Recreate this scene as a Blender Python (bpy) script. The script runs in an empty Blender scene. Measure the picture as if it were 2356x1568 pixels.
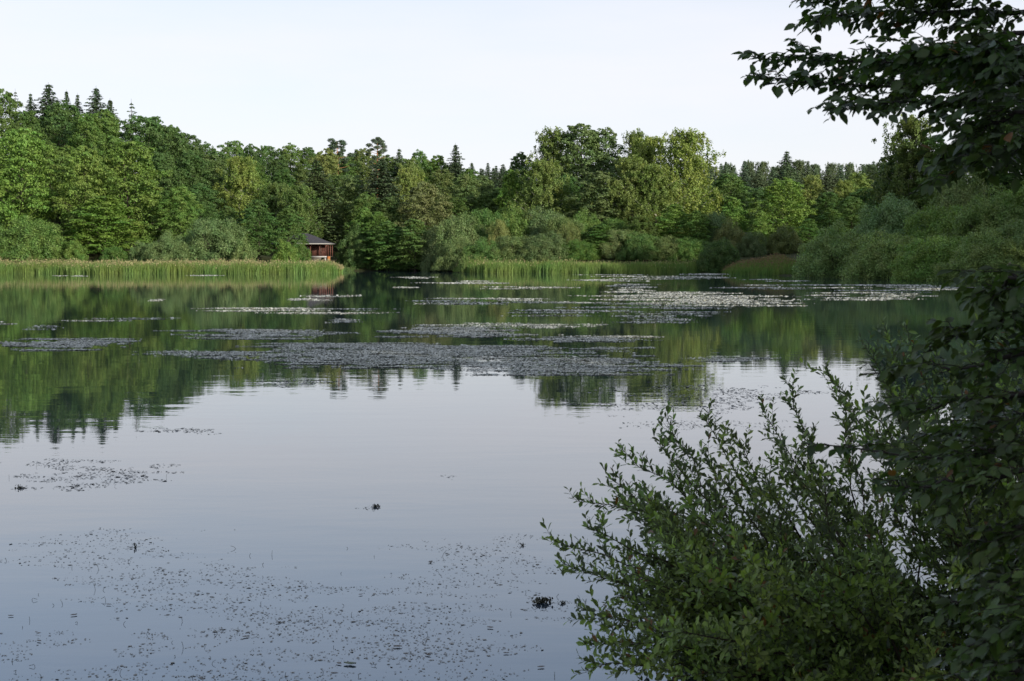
import bpy, math, random
import numpy as np
from mathutils import Vector, Matrix

rng = np.random.default_rng(7)
random.seed(7)
sc = bpy.context.scene
col = sc.collection
PI = math.pi

# ------------------------------------------------------------------ camera
W0, H0 = 2356.0, 1568.0            # pixel grid the measurements were taken in
FPX = 3272.0                       # 50 mm lens in that grid
HOR = 585.0                        # horizon row
EYE = 3.4
PITCH = math.atan((H0 / 2 - HOR) / FPX)
cam_d = bpy.data.cameras.new('camera')
cam_d.sensor_width = 36.0
cam_d.lens = FPX / W0 * 36.0
cam_d.clip_start = 0.1
cam_d.clip_end = 6000
cam_d.dof.use_dof = True
cam_d.dof.focus_distance = 60
cam_d.dof.aperture_fstop = 8.0
cam = bpy.data.objects.new('camera', cam_d)
col.objects.link(cam)
cam.location = (0, 0, EYE)
cam.rotation_euler = (PI / 2 - PITCH, 0, 0)
sc.camera = cam

# ------------------------------------------------------------------ light
SUN_EL = math.radians(15.5)
SUN_AZ = math.radians(138.0)       # clockwise from +Y
sun_dir = Vector((math.sin(SUN_AZ) * math.cos(SUN_EL), math.cos(SUN_AZ) * math.cos(SUN_EL), math.sin(SUN_EL)))
sun_d = bpy.data.lights.new('sun', 'SUN')
sun_d.energy = 4.3
sun_d.angle = math.radians(1.5)
sun_d.color = (1.0, 0.93, 0.80)
sun = bpy.data.objects.new('sun', sun_d)
col.objects.link(sun)
sun.rotation_euler = sun_dir.to_track_quat('Z', 'Y').to_euler()

world = bpy.data.worlds.new('World')
sc.world = world
world.use_nodes = True
nt = world.node_tree
nt.nodes.clear()
wo = nt.nodes.new('ShaderNodeOutputWorld')
bg = nt.nodes.new('ShaderNodeBackground')
bg.inputs['Strength'].default_value = 0.125
sky = nt.nodes.new('ShaderNodeTexSky')
sky.sky_type = 'NISHITA'
sky.sun_disc = False
sky.sun_elevation = SUN_EL
sky.sun_rotation = SUN_AZ
sky.air_density = 1.0
sky.dust_density = 0.8
sky.ozone_density = 3.0
tc = nt.nodes.new('ShaderNodeTexCoord')
mp = nt.nodes.new('ShaderNodeMapping')
mp.inputs['Scale'].default_value = (1.6, 2.2, 9.0)
mp.inputs['Rotation'].default_value = (0.05, 0.08, 0.4)
no = nt.nodes.new('ShaderNodeTexNoise')
no.inputs['Scale'].default_value = 1.5
no.inputs['Detail'].default_value = 7
no.inputs['Roughness'].default_value = 0.55
cr = nt.nodes.new('ShaderNodeMapRange')
cr.inputs['From Min'].default_value = 0.3
cr.inputs['From Max'].default_value = 0.75
cr.inputs['To Min'].default_value = 0.74
cr.inputs['To Max'].default_value = 1.0
mx = nt.nodes.new('ShaderNodeMixRGB')
mx.inputs['Color2'].default_value = (5.35, 5.3, 5.6, 1)      # thin high cloud veil
nt.links.new(tc.outputs['Generated'], mp.inputs['Vector'])
nt.links.new(mp.outputs['Vector'], no.inputs['Vector'])
nt.links.new(no.outputs['Fac'], cr.inputs['Value'])
# the veil is seen edge-on near the horizon and thins out overhead
sepw = nt.nodes.new('ShaderNodeSeparateXYZ')
nt.links.new(tc.outputs['Generated'], sepw.inputs[0])
thin = nt.nodes.new('ShaderNodeMapRange')
thin.interpolation_type = 'SMOOTHSTEP'
thin.inputs['From Min'].default_value = 0.11
thin.inputs['From Max'].default_value = 0.30
thin.inputs['To Min'].default_value = 1.0
thin.inputs['To Max'].default_value = 0.42
nt.links.new(sepw.outputs['Z'], thin.inputs['Value'])
mul = nt.nodes.new('ShaderNodeMath'); mul.operation = 'MULTIPLY'
nt.links.new(cr.outputs['Result'], mul.inputs[0]); nt.links.new(thin.outputs['Result'], mul.inputs[1])
nt.links.new(mul.outputs[0], mx.inputs['Fac'])
nt.links.new(sky.outputs['Color'], mx.inputs['Color1'])
nt.links.new(mx.outputs['Color'], bg.inputs['Color'])
nt.links.new(bg.outputs['Background'], wo.inputs['Surface'])

vs = sc.view_settings
vs.view_transform = 'Standard'
vs.look = 'None'
vs.exposure = 0.55
vs.gamma = 1.0
vs.use_curve_mapping = False
sc.render.engine = 'CYCLES'
cy = sc.cycles
cy.max_bounces = 6
cy.diffuse_bounces = 3
cy.glossy_bounces = 3
cy.transmission_bounces = 4
cy.use_denoising = True

# ------------------------------------------------------------------ helpers
cp, sp_ = math.cos(PITCH), math.sin(PITCH)
def at(px, py, D):
    """point seen at pixel (px,py), D metres ahead of the camera along +Y"""
    u = (px - W0 / 2) / FPX
    v = (H0 / 2 - py) / FPX
    dy = cp + v * sp_
    dz = -sp_ + v * cp
    return np.array((u / dy * D, D, EYE + dz / dy * D))

def on_water(px, py):
    u = (px - W0 / 2) / FPX
    v = (H0 / 2 - py) / FPX
    dy = cp + v * sp_
    dz = -sp_ + v * cp
    D = EYE / (-dz) * dy
    return np.array((u / dy * D, D))

def project(P):
    P = np.asarray(P, float)
    y = P[:, 1] * cp - (P[:, 2] - EYE) * sp_
    z = P[:, 1] * sp_ + (P[:, 2] - EYE) * cp
    return W0 / 2 + FPX * P[:, 0] / y, H0 / 2 - FPX * z / y, y

def mk(name, V, F, mats=(), idx=None, smooth=False):
    V = np.ascontiguousarray(V, dtype=np.float32).reshape(-1, 3)
    F = np.ascontiguousarray(F, dtype=np.int32)
    m, k = F.shape
    me = bpy.data.meshes.new(name)
    me.vertices.add(len(V)); me.vertices.foreach_set('co', V.ravel())
    me.loops.add(m * k); me.loops.foreach_set('vertex_index', F.ravel())
    me.polygons.add(m)
    me.polygons.foreach_set('loop_start', np.arange(0, m * k, k, dtype=np.int32))
    me.polygons.foreach_set('loop_total', np.full(m, k, dtype=np.int32))
    for mt in mats:
        me.materials.append(mt)
    if idx is not None:
        me.polygons.foreach_set('material_index', np.asarray(idx, dtype=np.int32))
    if smooth:
        me.polygons.foreach_set('use_smooth', np.ones(m, dtype=bool))
    me.update(calc_edges=True)
    return me

def link(name, me, parent=None, loc=None):
    o = bpy.data.objects.new(name, me)
    col.objects.link(o)
    if parent is not None:
        o.parent = parent
    if loc is not None:
        o.location = loc
    return o

def tag(o, label=None, cat=None, group=None, kind=None):
    if label: o['label'] = label
    if cat: o['category'] = cat
    if group: o['group'] = group
    if kind: o['kind'] = kind
    return o

def empty(name, loc=(0, 0, 0), rz=0.0):
    o = bpy.data.objects.new(name, None)
    col.objects.link(o)
    o.location = loc
    o.rotation_euler = (0, 0, rz)
    o.empty_display_size = 0.3
    return o

def unit(a):
    return a / (np.linalg.norm(a, axis=-1, keepdims=True) + 1e-9)

def quads(C, A, B):
    """rhombic leaf faces at C, half axes A (long) and B (wide)"""
    V = np.stack([C - A, C - A * 0.05 + B, C + A, C - A * 0.05 - B], axis=1).reshape(-1, 3)
    F = np.arange(len(V)).reshape(-1, 4)
    return V, F

def leaf_faces(C, N, L, Wd, r=rng, along=None):
    """leaf faces with normals N; long axis random (or near 'along')"""
    N = unit(N)
    T = r.normal(size=C.shape) if along is None else along + 0.25 * r.normal(size=C.shape)
    T = unit(T - N * np.sum(T * N, axis=1, keepdims=True))
    Bv = np.cross(N, T)
    return quads(C, T * (np.asarray(L)[:, None] / 2), Bv * (np.asarray(Wd)[:, None] / 2))

def tube(P, R, k=6):
    P = np.asarray(P, float); n = len(P)
    R = np.asarray(R, float)
    d = unit(np.gradient(P, axis=0))
    ref = np.array((0.0, 0.0, 1.0)) if abs(d[:, 2]).mean() < 0.8 else np.array((1.0, 0.0, 0.0))
    u = unit(np.cross(d, ref)); v = np.cross(d, u)
    a = np.arange(k) * 2 * PI / k
    V = P[:, None] + R[:, None, None] * (np.cos(a)[None, :, None] * u[:, None] + np.sin(a)[None, :, None] * v[:, None])
    V = V.reshape(-1, 3)
    F = []
    for i in range(n - 1):
        for j in range(k):
            F.append((i * k + j, i * k + (j + 1) % k, (i + 1) * k + (j + 1) % k, (i + 1) * k + j))
    return V, np.array(F)

class Acc:
    """collects arrays of equal-sized faces into one mesh"""
    def __init__(s): s.V, s.F, s.I, s.n = [], [], [], 0
    def add(s, V, F, i=0):
        if len(V) == 0: return
        s.V.append(np.asarray(V, float).reshape(-1, 3)); s.F.append(np.asarray(F) + s.n); s.n += len(s.V[-1])
        s.I.append(np.full(len(F), i))
    def box(s, x0, x1, y0, y1, z0, z1, i=0):
        V = np.array([(x, y, z) for z in (z0, z1) for y in (y0, y1) for x in (x0, x1)])
        s.add(V, [(0, 2, 3, 1), (4, 5, 7, 6), (0, 1, 5, 4), (2, 6, 7, 3), (0, 4, 6, 2), (1, 3, 7, 5)], i)
    def mesh(s, name, mats, smooth=False):
        return mk(name, np.concatenate(s.V), np.concatenate(s.F), mats, np.concatenate(s.I), smooth)

def vnoise(x, y, seed=0):
    """smooth 2-D value noise 0..1"""
    xi = np.floor(x).astype(np.int64); yi = np.floor(y).astype(np.int64)
    fx = x - xi; fy = y - yi
    fx = fx * fx * (3 - 2 * fx); fy = fy * fy * (3 - 2 * fy)
    def h(a, b):
        q = (a * 374761393 + b * 668265263 + seed * 1442695041) & 0xffffffff
        q = ((q ^ (q >> 13)) * 1274126177) & 0xffffffff
        return ((q ^ (q >> 16)) & 0xffff) / 65535.0
    return (h(xi, yi) * (1 - fx) + h(xi + 1, yi) * fx) * (1 - fy) + (h(xi, yi + 1) * (1 - fx) + h(xi + 1, yi + 1) * fx) * fy

# ------------------------------------------------------------------ materials
def new_mat(name):
    m = bpy.data.materials.new(name); m.use_nodes = True
    t = m.node_tree; t.nodes.clear()
    return m, t, t.nodes.new('ShaderNodeOutputMaterial')

def N(t, typ, **kw):
    n = t.nodes.new(typ)
    for k, v in kw.items():
        setattr(n, k, v)
    return n

def foliage_mat(name, base=None, transl=0.35, rough=0.55, spec=0.25, var=0.45, autumn=0.0, nscale=0.35, back=None):
    """leaf material: colour from the object (or base), varied leaf by leaf and clump by clump"""
    m, t, out = new_mat(name)
    L = t.links.new
    if base is None:
        oi = N(t, 'ShaderNodeObjectInfo'); c0 = oi.outputs['Color']
    else:
        rg = N(t, 'ShaderNodeRGB'); rg.outputs[0].default_value = (*base, 1); c0 = rg.outputs[0]
    geo = N(t, 'ShaderNodeNewGeometry')
    tco = N(t, 'ShaderNodeTexCoord')
    ns = N(t, 'ShaderNodeTexNoise'); ns.inputs['Scale'].default_value = nscale; ns.inputs['Detail'].default_value = 3
    L(tco.outputs['Object'], ns.inputs['Vector'])
    mr = N(t, 'ShaderNodeMapRange'); mr.inputs['To Min'].default_value = 1 - var; mr.inputs['To Max'].default_value = 1 + var
    L(geo.outputs['Random Per Island'], mr.inputs['Value'])
    mr2 = N(t, 'ShaderNodeMapRange'); mr2.inputs['From Min'].default_value = 0.3; mr2.inputs['From Max'].default_value = 0.7
    mr2.inputs['To Min'].default_value = 0.475; mr2.inputs['To Max'].default_value = 0.525
    L(ns.outputs['Fac'], mr2.inputs['Value'])
    hsv = N(t, 'ShaderNodeHueSaturation')
    L(mr2.outputs['Result'], hsv.inputs['Hue']); L(mr.outputs['Result'], hsv.inputs['Value']); L(c0, hsv.inputs['Color'])
    cout = hsv.outputs['Color']
    if autumn > 0:
        gt = N(t, 'ShaderNodeMath', operation='LESS_THAN'); gt.inputs[1].default_value = autumn
        L(geo.outputs['Random Per Island'], gt.inputs[0])
        mxx = N(t, 'ShaderNodeMixRGB'); mxx.inputs['Color2'].default_value = (0.16, 0.075, 0.02, 1)
        L(gt.outputs[0], mxx.inputs['Fac']); L(cout, mxx.inputs['Color1']); cout = mxx.outputs['Color']
    if back is not None:
        mb = N(t, 'ShaderNodeMixRGB'); mb.inputs['Color2'].default_value = (*back, 1)
        L(geo.outputs['Backfacing'], mb.inputs['Fac']); L(cout, mb.inputs['Color1']); cout = mb.outputs['Color']
    pb = N(t, 'ShaderNodeBsdfPrincipled')
    pb.inputs['Roughness'].default_value = rough
    pb.inputs['Specular IOR Level'].default_value = spec
    tr = N(t, 'ShaderNodeBsdfTranslucent')
    bright = N(t, 'ShaderNodeMixRGB', blend_type='MULTIPLY'); bright.inputs['Fac'].default_value = 1
    bright.inputs['Color2'].default_value = (1.25, 1.35, 0.55, 1)
    L(cout, bright.inputs['Color1']); L(bright.outputs['Color'], tr.inputs['Color'])
    L(cout, pb.inputs['Base Color'])
    ms = N(t, 'ShaderNodeMixShader'); ms.inputs['Fac'].default_value = transl
    L(pb.outputs[0], ms.inputs[1]); L(tr.outputs[0], ms.inputs[2]); L(ms.outputs[0], out.inputs['Surface'])
    return m

def plain_mat(name, c1, c2=None, scale=4.0, rough=0.8, spec=0.3, stretch=(1, 1, 1), bump=0.0, detail=6):
    m, t, out = new_mat(name)
    L = t.links.new
    pb = N(t, 'ShaderNodeBsdfPrincipled')
    pb.inputs['Roughness'].default_value = rough
    pb.inputs['Specular IOR Level'].default_value = spec
    tco = N(t, 'ShaderNodeTexCoord'); mpp = N(t, 'ShaderNodeMapping'); mpp.inputs['Scale'].default_value = stretch
    ns = N(t, 'ShaderNodeTexNoise'); ns.inputs['Scale'].default_value = scale; ns.inputs['Detail'].default_value = detail
    L(tco.outputs['Object'], mpp.inputs['Vector']); L(mpp.outputs['Vector'], ns.inputs['Vector'])
    rp = N(t, 'ShaderNodeValToRGB')
    rp.color_ramp.elements[0].position = 0.3; rp.color_ramp.elements[1].position = 0.7
    rp.color_ramp.elements[0].color = (*c1, 1); rp.color_ramp.elements[1].color = (*(c2 or c1), 1)
    L(ns.outputs['Fac'], rp.inputs['Fac']); L(rp.outputs['Color'], pb.inputs['Base Color'])
    if bump:
        b = N(t, 'ShaderNodeBump'); b.inputs['Strength'].default_value = bump; b.inputs['Distance'].default_value = 0.02
        L(ns.outputs['Fac'], b.inputs['Height']); L(b.outputs['Normal'], pb.inputs['Normal'])
    L(pb.outputs[0], out.inputs['Surface'])
    return m

M = {}
M['leaf'] = foliage_mat('tree_foliage', var=0.4, nscale=0.3)
M['needle'] = foliage_mat('conifer_needles', transl=0.12, var=0.4, nscale=0.4, rough=0.6)
M['willow_far'] = foliage_mat('shrub_foliage', transl=0.28, var=0.35, nscale=0.5, rough=0.5)
M['willow'] = foliage_mat('goat_willow_leaves', base=(0.185, 0.265, 0.062), transl=0.45, rough=0.36, spec=0.6, var=0.55, autumn=0.025, nscale=1.2, back=(0.10, 0.125, 0.085))
M['beech'] = foliage_mat('beech_leaves', base=(0.050, 0.086, 0.019), transl=0.34, rough=0.42, spec=0.5, var=0.5, autumn=0.006, nscale=1.2)
M['reed_green'] = foliage_mat('reed_blades', base=(0.125, 0.195, 0.045), transl=0.3, var=0.35, nscale=0.25)
M['reed_tan'] = foliage_mat('reed_plumes', base=(0.30, 0.255, 0.135), transl=0.3, var=0.35, nscale=0.3)
M['reed_red'] = foliage_mat('red_brown_grass_heads', base=(0.20, 0.125, 0.075), transl=0.25, var=0.35, nscale=0.3)
M['herb'] = foliage_mat('bank_herbs', base=(0.065, 0.115, 0.032), transl=0.3, var=0.45, nscale=0.4)
M['bark'] = plain_mat('bark', (0.035, 0.028, 0.02), (0.085, 0.07, 0.055), 3, 0.9, stretch=(3, 3, 0.6))
M['birch_bark'] = plain_mat('birch_bark', (0.16, 0.14, 0.12), (0.5, 0.47, 0.42), 1.5, 0.8, stretch=(1, 1, 3))
M['pine_bark'] = plain_mat('pine_bark', (0.20, 0.085, 0.04), (0.34, 0.17, 0.09), 2, 0.9)
M['twig'] = plain_mat('willow_twig', (0.030, 0.022, 0.014), (0.062, 0.045, 0.028), 20, 0.7)
M['beech_twig'] = plain_mat('beech_twig', (0.018, 0.014, 0.011), (0.045, 0.036, 0.03), 12, 0.75)
M['ground'] = plain_mat('woodland_ground', (0.030, 0.040, 0.014), (0.060, 0.060, 0.028), 0.4, 0.95, 0.1)
M['red_wood'] = plain_mat('red_stained_boards', (0.075, 0.030, 0.023), (0.115, 0.045, 0.032), 3, 0.7, 0.3, stretch=(1, 1, 8), bump=0.2)
M['red_dark'] = plain_mat('red_stained_beams', (0.095, 0.037, 0.027), (0.135, 0.052, 0.038), 4, 0.7)
M['felt'] = plain_mat('roofing_felt', (0.035, 0.034, 0.040), (0.062, 0.060, 0.068), 6, 0.85, 0.25, bump=0.3)
M['fascia'] = plain_mat('grey_fascia', (0.20, 0.19, 0.17), (0.32, 0.31, 0.29), 5, 0.7)
M['concrete'] = plain_mat('pale_deck_edge', (0.26, 0.25, 0.24), (0.40, 0.39, 0.37), 3, 0.85)
M['oldwood'] = plain_mat('weathered_wood', (0.07, 0.06, 0.05), (0.15, 0.13, 0.10), 4, 0.85, stretch=(1, 1, 6))
M['paper'] = plain_mat('notice_sheet', (0.62, 0.60, 0.54), (0.74, 0.72, 0.66), 3, 0.7)
M['orange'] = plain_mat('orange_sheet', (0.30, 0.10, 0.03), (0.38, 0.14, 0.045), 3, 0.6)
M['white_paint'] = plain_mat('white_post_paint', (0.62, 0.61, 0.58), (0.74, 0.73, 0.70), 4, 0.6)
M['rust'] = plain_mat('rust_coloured_wood', (0.15, 0.05, 0.025), (0.24, 0.10, 0.05), 6, 0.8)
M['dark_inside'] = plain_mat('dark_timber', (0.02, 0.016, 0.013), (0.035, 0.028, 0.022), 3, 0.9)

def pad_mat(name, c1, c2, rough, spec, green=0.0):
    m, t, out = new_mat(name); L = t.links.new
    geo = N(t, 'ShaderNodeNewGeometry'); rp = N(t, 'ShaderNodeValToRGB')
    rp.color_ramp.elements[0].color = (*c1, 1); rp.color_ramp.elements[1].color = (*c2, 1)
    L(geo.outputs['Random Per Island'], rp.inputs['Fac'])
    pb = N(t, 'ShaderNodeBsdfPrincipled'); pb.inputs['Roughness'].default_value = rough
    pb.inputs['Specular IOR Level'].default_value = spec
    L(rp.outputs['Color'], pb.inputs['Base Color']); L(pb.outputs[0], out.inputs['Surface'])
    return m
M['pad'] = pad_mat('floating_pondweed_leaves', (0.36, 0.36, 0.295), (0.58, 0.58, 0.50), 0.5, 0.5)
M['fleck'] = pad_mat('floating_leaf_litter', (0.045, 0.04, 0.03), (0.13, 0.11, 0.075), 0.4, 0.5)
M['deadleaf'] = pad_mat('dead_floating_leaf', (0.05, 0.035, 0.02), (0.12, 0.08, 0.05), 0.45, 0.5)
M['greenleaf'] = pad_mat('green_floating_leaf', (0.09, 0.12, 0.06), (0.13, 0.16, 0.09), 0.4, 0.5)
M['wetweed'] = pad_mat('wet_weed', (0.018, 0.02, 0.01), (0.05, 0.05, 0.022), 0.35, 0.5)

# water
m, t, out = new_mat('lake_water'); L = t.links.new
tco = N(t, 'ShaderNodeTexCoord')
def wave(scale, stretch, strength, dist, prev=None, detail=2):
    mpp = N(t, 'ShaderNodeMapping'); mpp.inputs['Scale'].default_value = stretch
    ns = N(t, 'ShaderNodeTexNoise'); ns.inputs['Scale'].default_value = scale; ns.inputs['Detail'].default_value = detail
    b = N(t, 'ShaderNodeBump'); b.inputs['Strength'].default_value = strength; b.inputs['Distance'].default_value = dist
    L(tco.outputs['Object'], mpp.inputs['Vector']); L(mpp.outputs['Vector'], ns.inputs['Vector']); L(ns.outputs['Fac'], b.inputs['Height'])
    if prev: L(prev, b.inputs['Normal'])
    return b.outputs['Normal']
n1 = wave(0.9, (0.35, 1.0, 1), 1.0, 0.0035)
n2 = wave(5.0, (0.4, 1.0, 1), 1.0, 0.0006, n1)
fr = N(t, 'ShaderNodeFresnel'); fr.inputs['IOR'].default_value = 2.85
gl = N(t, 'ShaderNodeBsdfGlossy'); gl.inputs['Roughness'].default_value = 0.015; gl.inputs['Color'].default_value = (1, 1, 1, 1)
df = N(t, 'ShaderNodeBsdfDiffuse'); df.inputs['Color'].default_value = (0.020, 0.034, 0.050, 1)
ms = N(t, 'ShaderNodeMixShader')
L(n2, gl.inputs['Normal']); L(n2, fr.inputs['Normal'])
L(fr.outputs[0], ms.inputs['Fac']); L(df.outputs[0], ms.inputs[1]); L(gl.outputs[0], ms.inputs[2]); L(ms.outputs[0], out.inputs['Surface'])
M['water'] = m

# ------------------------------------------------------------------ terrain and lake
LAKE = np.array([(-300, -40), (-60, -6), (-12, 3.0), (0, 4.2), (4, 5.5), (6.5, 8), (9, 20), (25, 50), (45, 100), (68, 150), (66, 172), (60, 196),
                 (51, 213), (45, 228), (40.5, 243), (39, 264), (12, 266), (-10, 270), (-14, 297), (-34, 299), (-37, 270), (-60, 264), (-95, 262), (-150, 255), (-230, 210), (-330, 80)], float)
def shore(x, y):
    """signed distance to the lake edge, positive on land"""
    x = np.asarray(x, float); y = np.asarray(y, float)
    d2 = np.full(x.shape, 1e18); inside = np.zeros(x.shape, bool)
    n = len(LAKE)
    for i in range(n):
        ax, ay = LAKE[i]; bx, by = LAKE[(i + 1) % n]
        ex, ey = bx - ax, by - ay
        tt = np.clip(((x - ax) * ex + (y - ay) * ey) / (ex * ex + ey * ey), 0, 1)
        d2 = np.minimum(d2, (x - ax - tt * ex) ** 2 + (y - ay - tt * ey) ** 2)
        cond = ((ay > y) != (by > y))
        with np.errstate(divide='ignore', invalid='ignore'):
            xs = ax + (y - ay) * ex / (ey if ey != 0 else 1e-9)
        inside ^= cond & (x < xs)
    d = np.sqrt(d2)
    return np.where(inside, -d, d)

def ground(x, y):
    x = np.asarray(x, float); y = np.asarray(y, float)
    d = shore(x, y)
    dl = np.maximum(d, 0)
    far = 1 / (1 + np.exp(-(y - 240) / 12))
    z_far = 2.0 * (1 - np.exp(-dl / 7)) + 0.075 * np.minimum(dl, 190)
    z_far = z_far + 17 / (1 + np.exp((x + 98) / 22)) * np.minimum(dl / 120, 1) ** 1.0
    z_right = 1.2 * (1 - np.exp(-dl / 3)) + 0.26 * np.minimum(dl, 75) * (1 / (1 + np.exp(-(x - 5) / 4))) * (1 - .75 * (y > 150) / (1 + np.exp((x - 60) / 4)))
    z = far * z_far + (1 - far) * z_right
    bottom = np.maximum(d, -12) * 0.15
    return np.where(d > 0, 0.02 + z + 0.25 * (vnoise(x / 4, y / 4, 3) - 0.5) * np.minimum(dl / 4, 1), bottom - 0.06)

xs = np.concatenate([np.linspace(-900, -330, 20, endpoint=False), np.arange(-330, 330, 4.0), np.linspace(330, 900, 20)])
ys = np.concatenate([np.linspace(-250, -60, 12, endpoint=False), np.arange(-60, 24, 1.5), np.arange(24, 560, 4.0), np.linspace(560, 1500, 24)])
gx, gy = np.meshgrid(xs, ys)
gz = ground(gx, gy)
V = np.stack([gx, gy, gz], -1).reshape(-1, 3)
nx, ny = len(xs), len(ys)
ii = (np.arange(ny - 1)[:, None] * nx + np.arange(nx - 1)[None]).ravel()
F = np.stack([ii, ii + 1, ii + nx + 1, ii + nx], 1)
tag(link('ground', mk('ground', V, F, [M['ground']], smooth=True)), 'wooded banks and hills round the lake', kind='structure')
wv = np.array([(-420, -60, 0), (120, -60, 0), (120, 320, 0), (-420, 320, 0)], float)
tag(link('water', mk('water', wv, [(0, 1, 2, 3)], [M['water']])), 'calm lake water mirroring sky and trees', kind='structure')

def gz1(x, y):
    return float(ground(np.array([x]), np.array([y]))[0])

# ------------------------------------------------------------------ tree prototypes
def limbs(acc, pts, r0, k=5):
    pts = np.asarray(pts, float)
    R = np.linspace(r0, r0 * 0.25, len(pts))
    acc.add(*tube(pts, R, k))

def ellipsoid_shell(n, r, lo=0.65):
    d = unit(r.normal(size=(n, 3)))
    return d, r.uniform(lo, 1.0, (n, 1))

def proto_broadleaf(seed, H=20., R=6.5, base=0.07, nb=85, nl=26000, leaf=0.36, flat=0.5, taper=1.0, gap=0.0):
    r = np.random.default_rng(seed)
    tr = Acc()
    lean = r.normal(size=2) * 0.4
    tp = np.array([(lean[0] * s, lean[1] * s, H * 0.86 * s) for s in np.linspace(0, 1, 8)])
    tp[1:-1, :2] += r.normal(size=(6, 2)) * 0.15
    tr.add(*tube(tp, np.linspace(0.32, 0.05, 8) * (H / 20), 7))
    zb = H * base
    def env(tt):
        up = np.sqrt(np.clip(1 - np.clip((tt - 0.36) / 0.66, 0, 1) ** 2.0, 0, 1)) ** taper
        lowr = 0.72 + 0.28 * np.clip(tt / 0.36, 0, 1)
        return R * np.where(tt > 0.36, up, lowr)
    ts = np.sort((np.arange(nb) + r.uniform(0, 1, nb)) / nb) ** 0.95
    az = np.arange(nb) * 2.39996 + r.uniform(-.5, .5, nb)
    lob = 1 + 0.2 * np.sin(az * 2 + r.uniform(0, 6)) * np.cos(ts * 7 + r.uniform(0, 6)) + 0.12 * r.normal(size=nb)
    rr = env(ts) * r.uniform(0.55, 0.98, nb) * lob
    C = np.stack([rr * np.cos(az), rr * np.sin(az), zb + ts * (H - zb) * 0.96], 1)
    S = R * r.uniform(0.17, 0.33, nb) * (1 - 0.35 * ts)
    Cs, Ns = [], []
    per = max(int(nl * 0.86 / nb / 7), 4)
    for i in range(nb):
        if i % 2 == 0:
            p0 = np.array((lean[0] * ts[i], lean[1] * ts[i], max(C[i, 2] - 0.45 * rr[i] - 0.5, zb * 0.5)))
            mid = (p0 + C[i]) / 2 + np.array((0, 0, 0.35))
            limbs(tr, [p0, mid, C[i]], 0.11 * (1 - 0.6 * ts[i]))
        n_sub = 7
        d, rad = ellipsoid_shell(n_sub, r, 0.2)
        out = np.array((math.cos(az[i]), math.sin(az[i]), 0))
        off = d * rad * S[i] * np.array((1.15, 1.15, flat))
        off[:, 2] -= 0.25 * (off @ out)                     # boughs sag outward
        for j in range(n_sub):
            cs = C[i] + off[j]
            s2 = S[i] * r.uniform(0.38, 0.62)
            n = int(per * r.uniform(0.6, 1.4))
            dd, ra = ellipsoid_shell(n, r, 0.45)
            dd[:, 2] = np.where(r.uniform(size=n) < 0.62, np.abs(dd[:, 2]), dd[:, 2])
            pos = cs + dd * ra * s2 * np.array((1.1, 1.1, 0.62))
            Cs.append(pos)
            Ns.append(dd * 0.75 + np.array((0, 0, 0.55)) + 0.35 * out + 0.45 * r.normal(size=(n, 3)))
    ni = int(nl * 0.24)                                     # leaves deeper in the crown
    tt = r.uniform(0.02, 0.9, ni); a = r.uniform(0, 2 * PI, ni); q = env(tt) * np.sqrt(r.uniform(0, 1, ni)) * 0.72
    Cs.append(np.stack([q * np.cos(a), q * np.sin(a), zb + tt * (H - zb)], 1)); Ns.append(r.normal(size=(ni, 3)) + np.array((0, 0, .4)))
    P = np.concatenate(Cs); Nn = np.concatenate(Ns)
    lf = leaf * r.uniform(0.6, 1.35, len(P))
    Vq, Fq = leaf_faces(P, Nn, lf, lf * r.uniform(0.55, 0.9, len(P)), r)
    return tr.mesh('trunk', [M['bark']], True), mk('crown', Vq, Fq, [M['leaf']]), H, R

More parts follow.
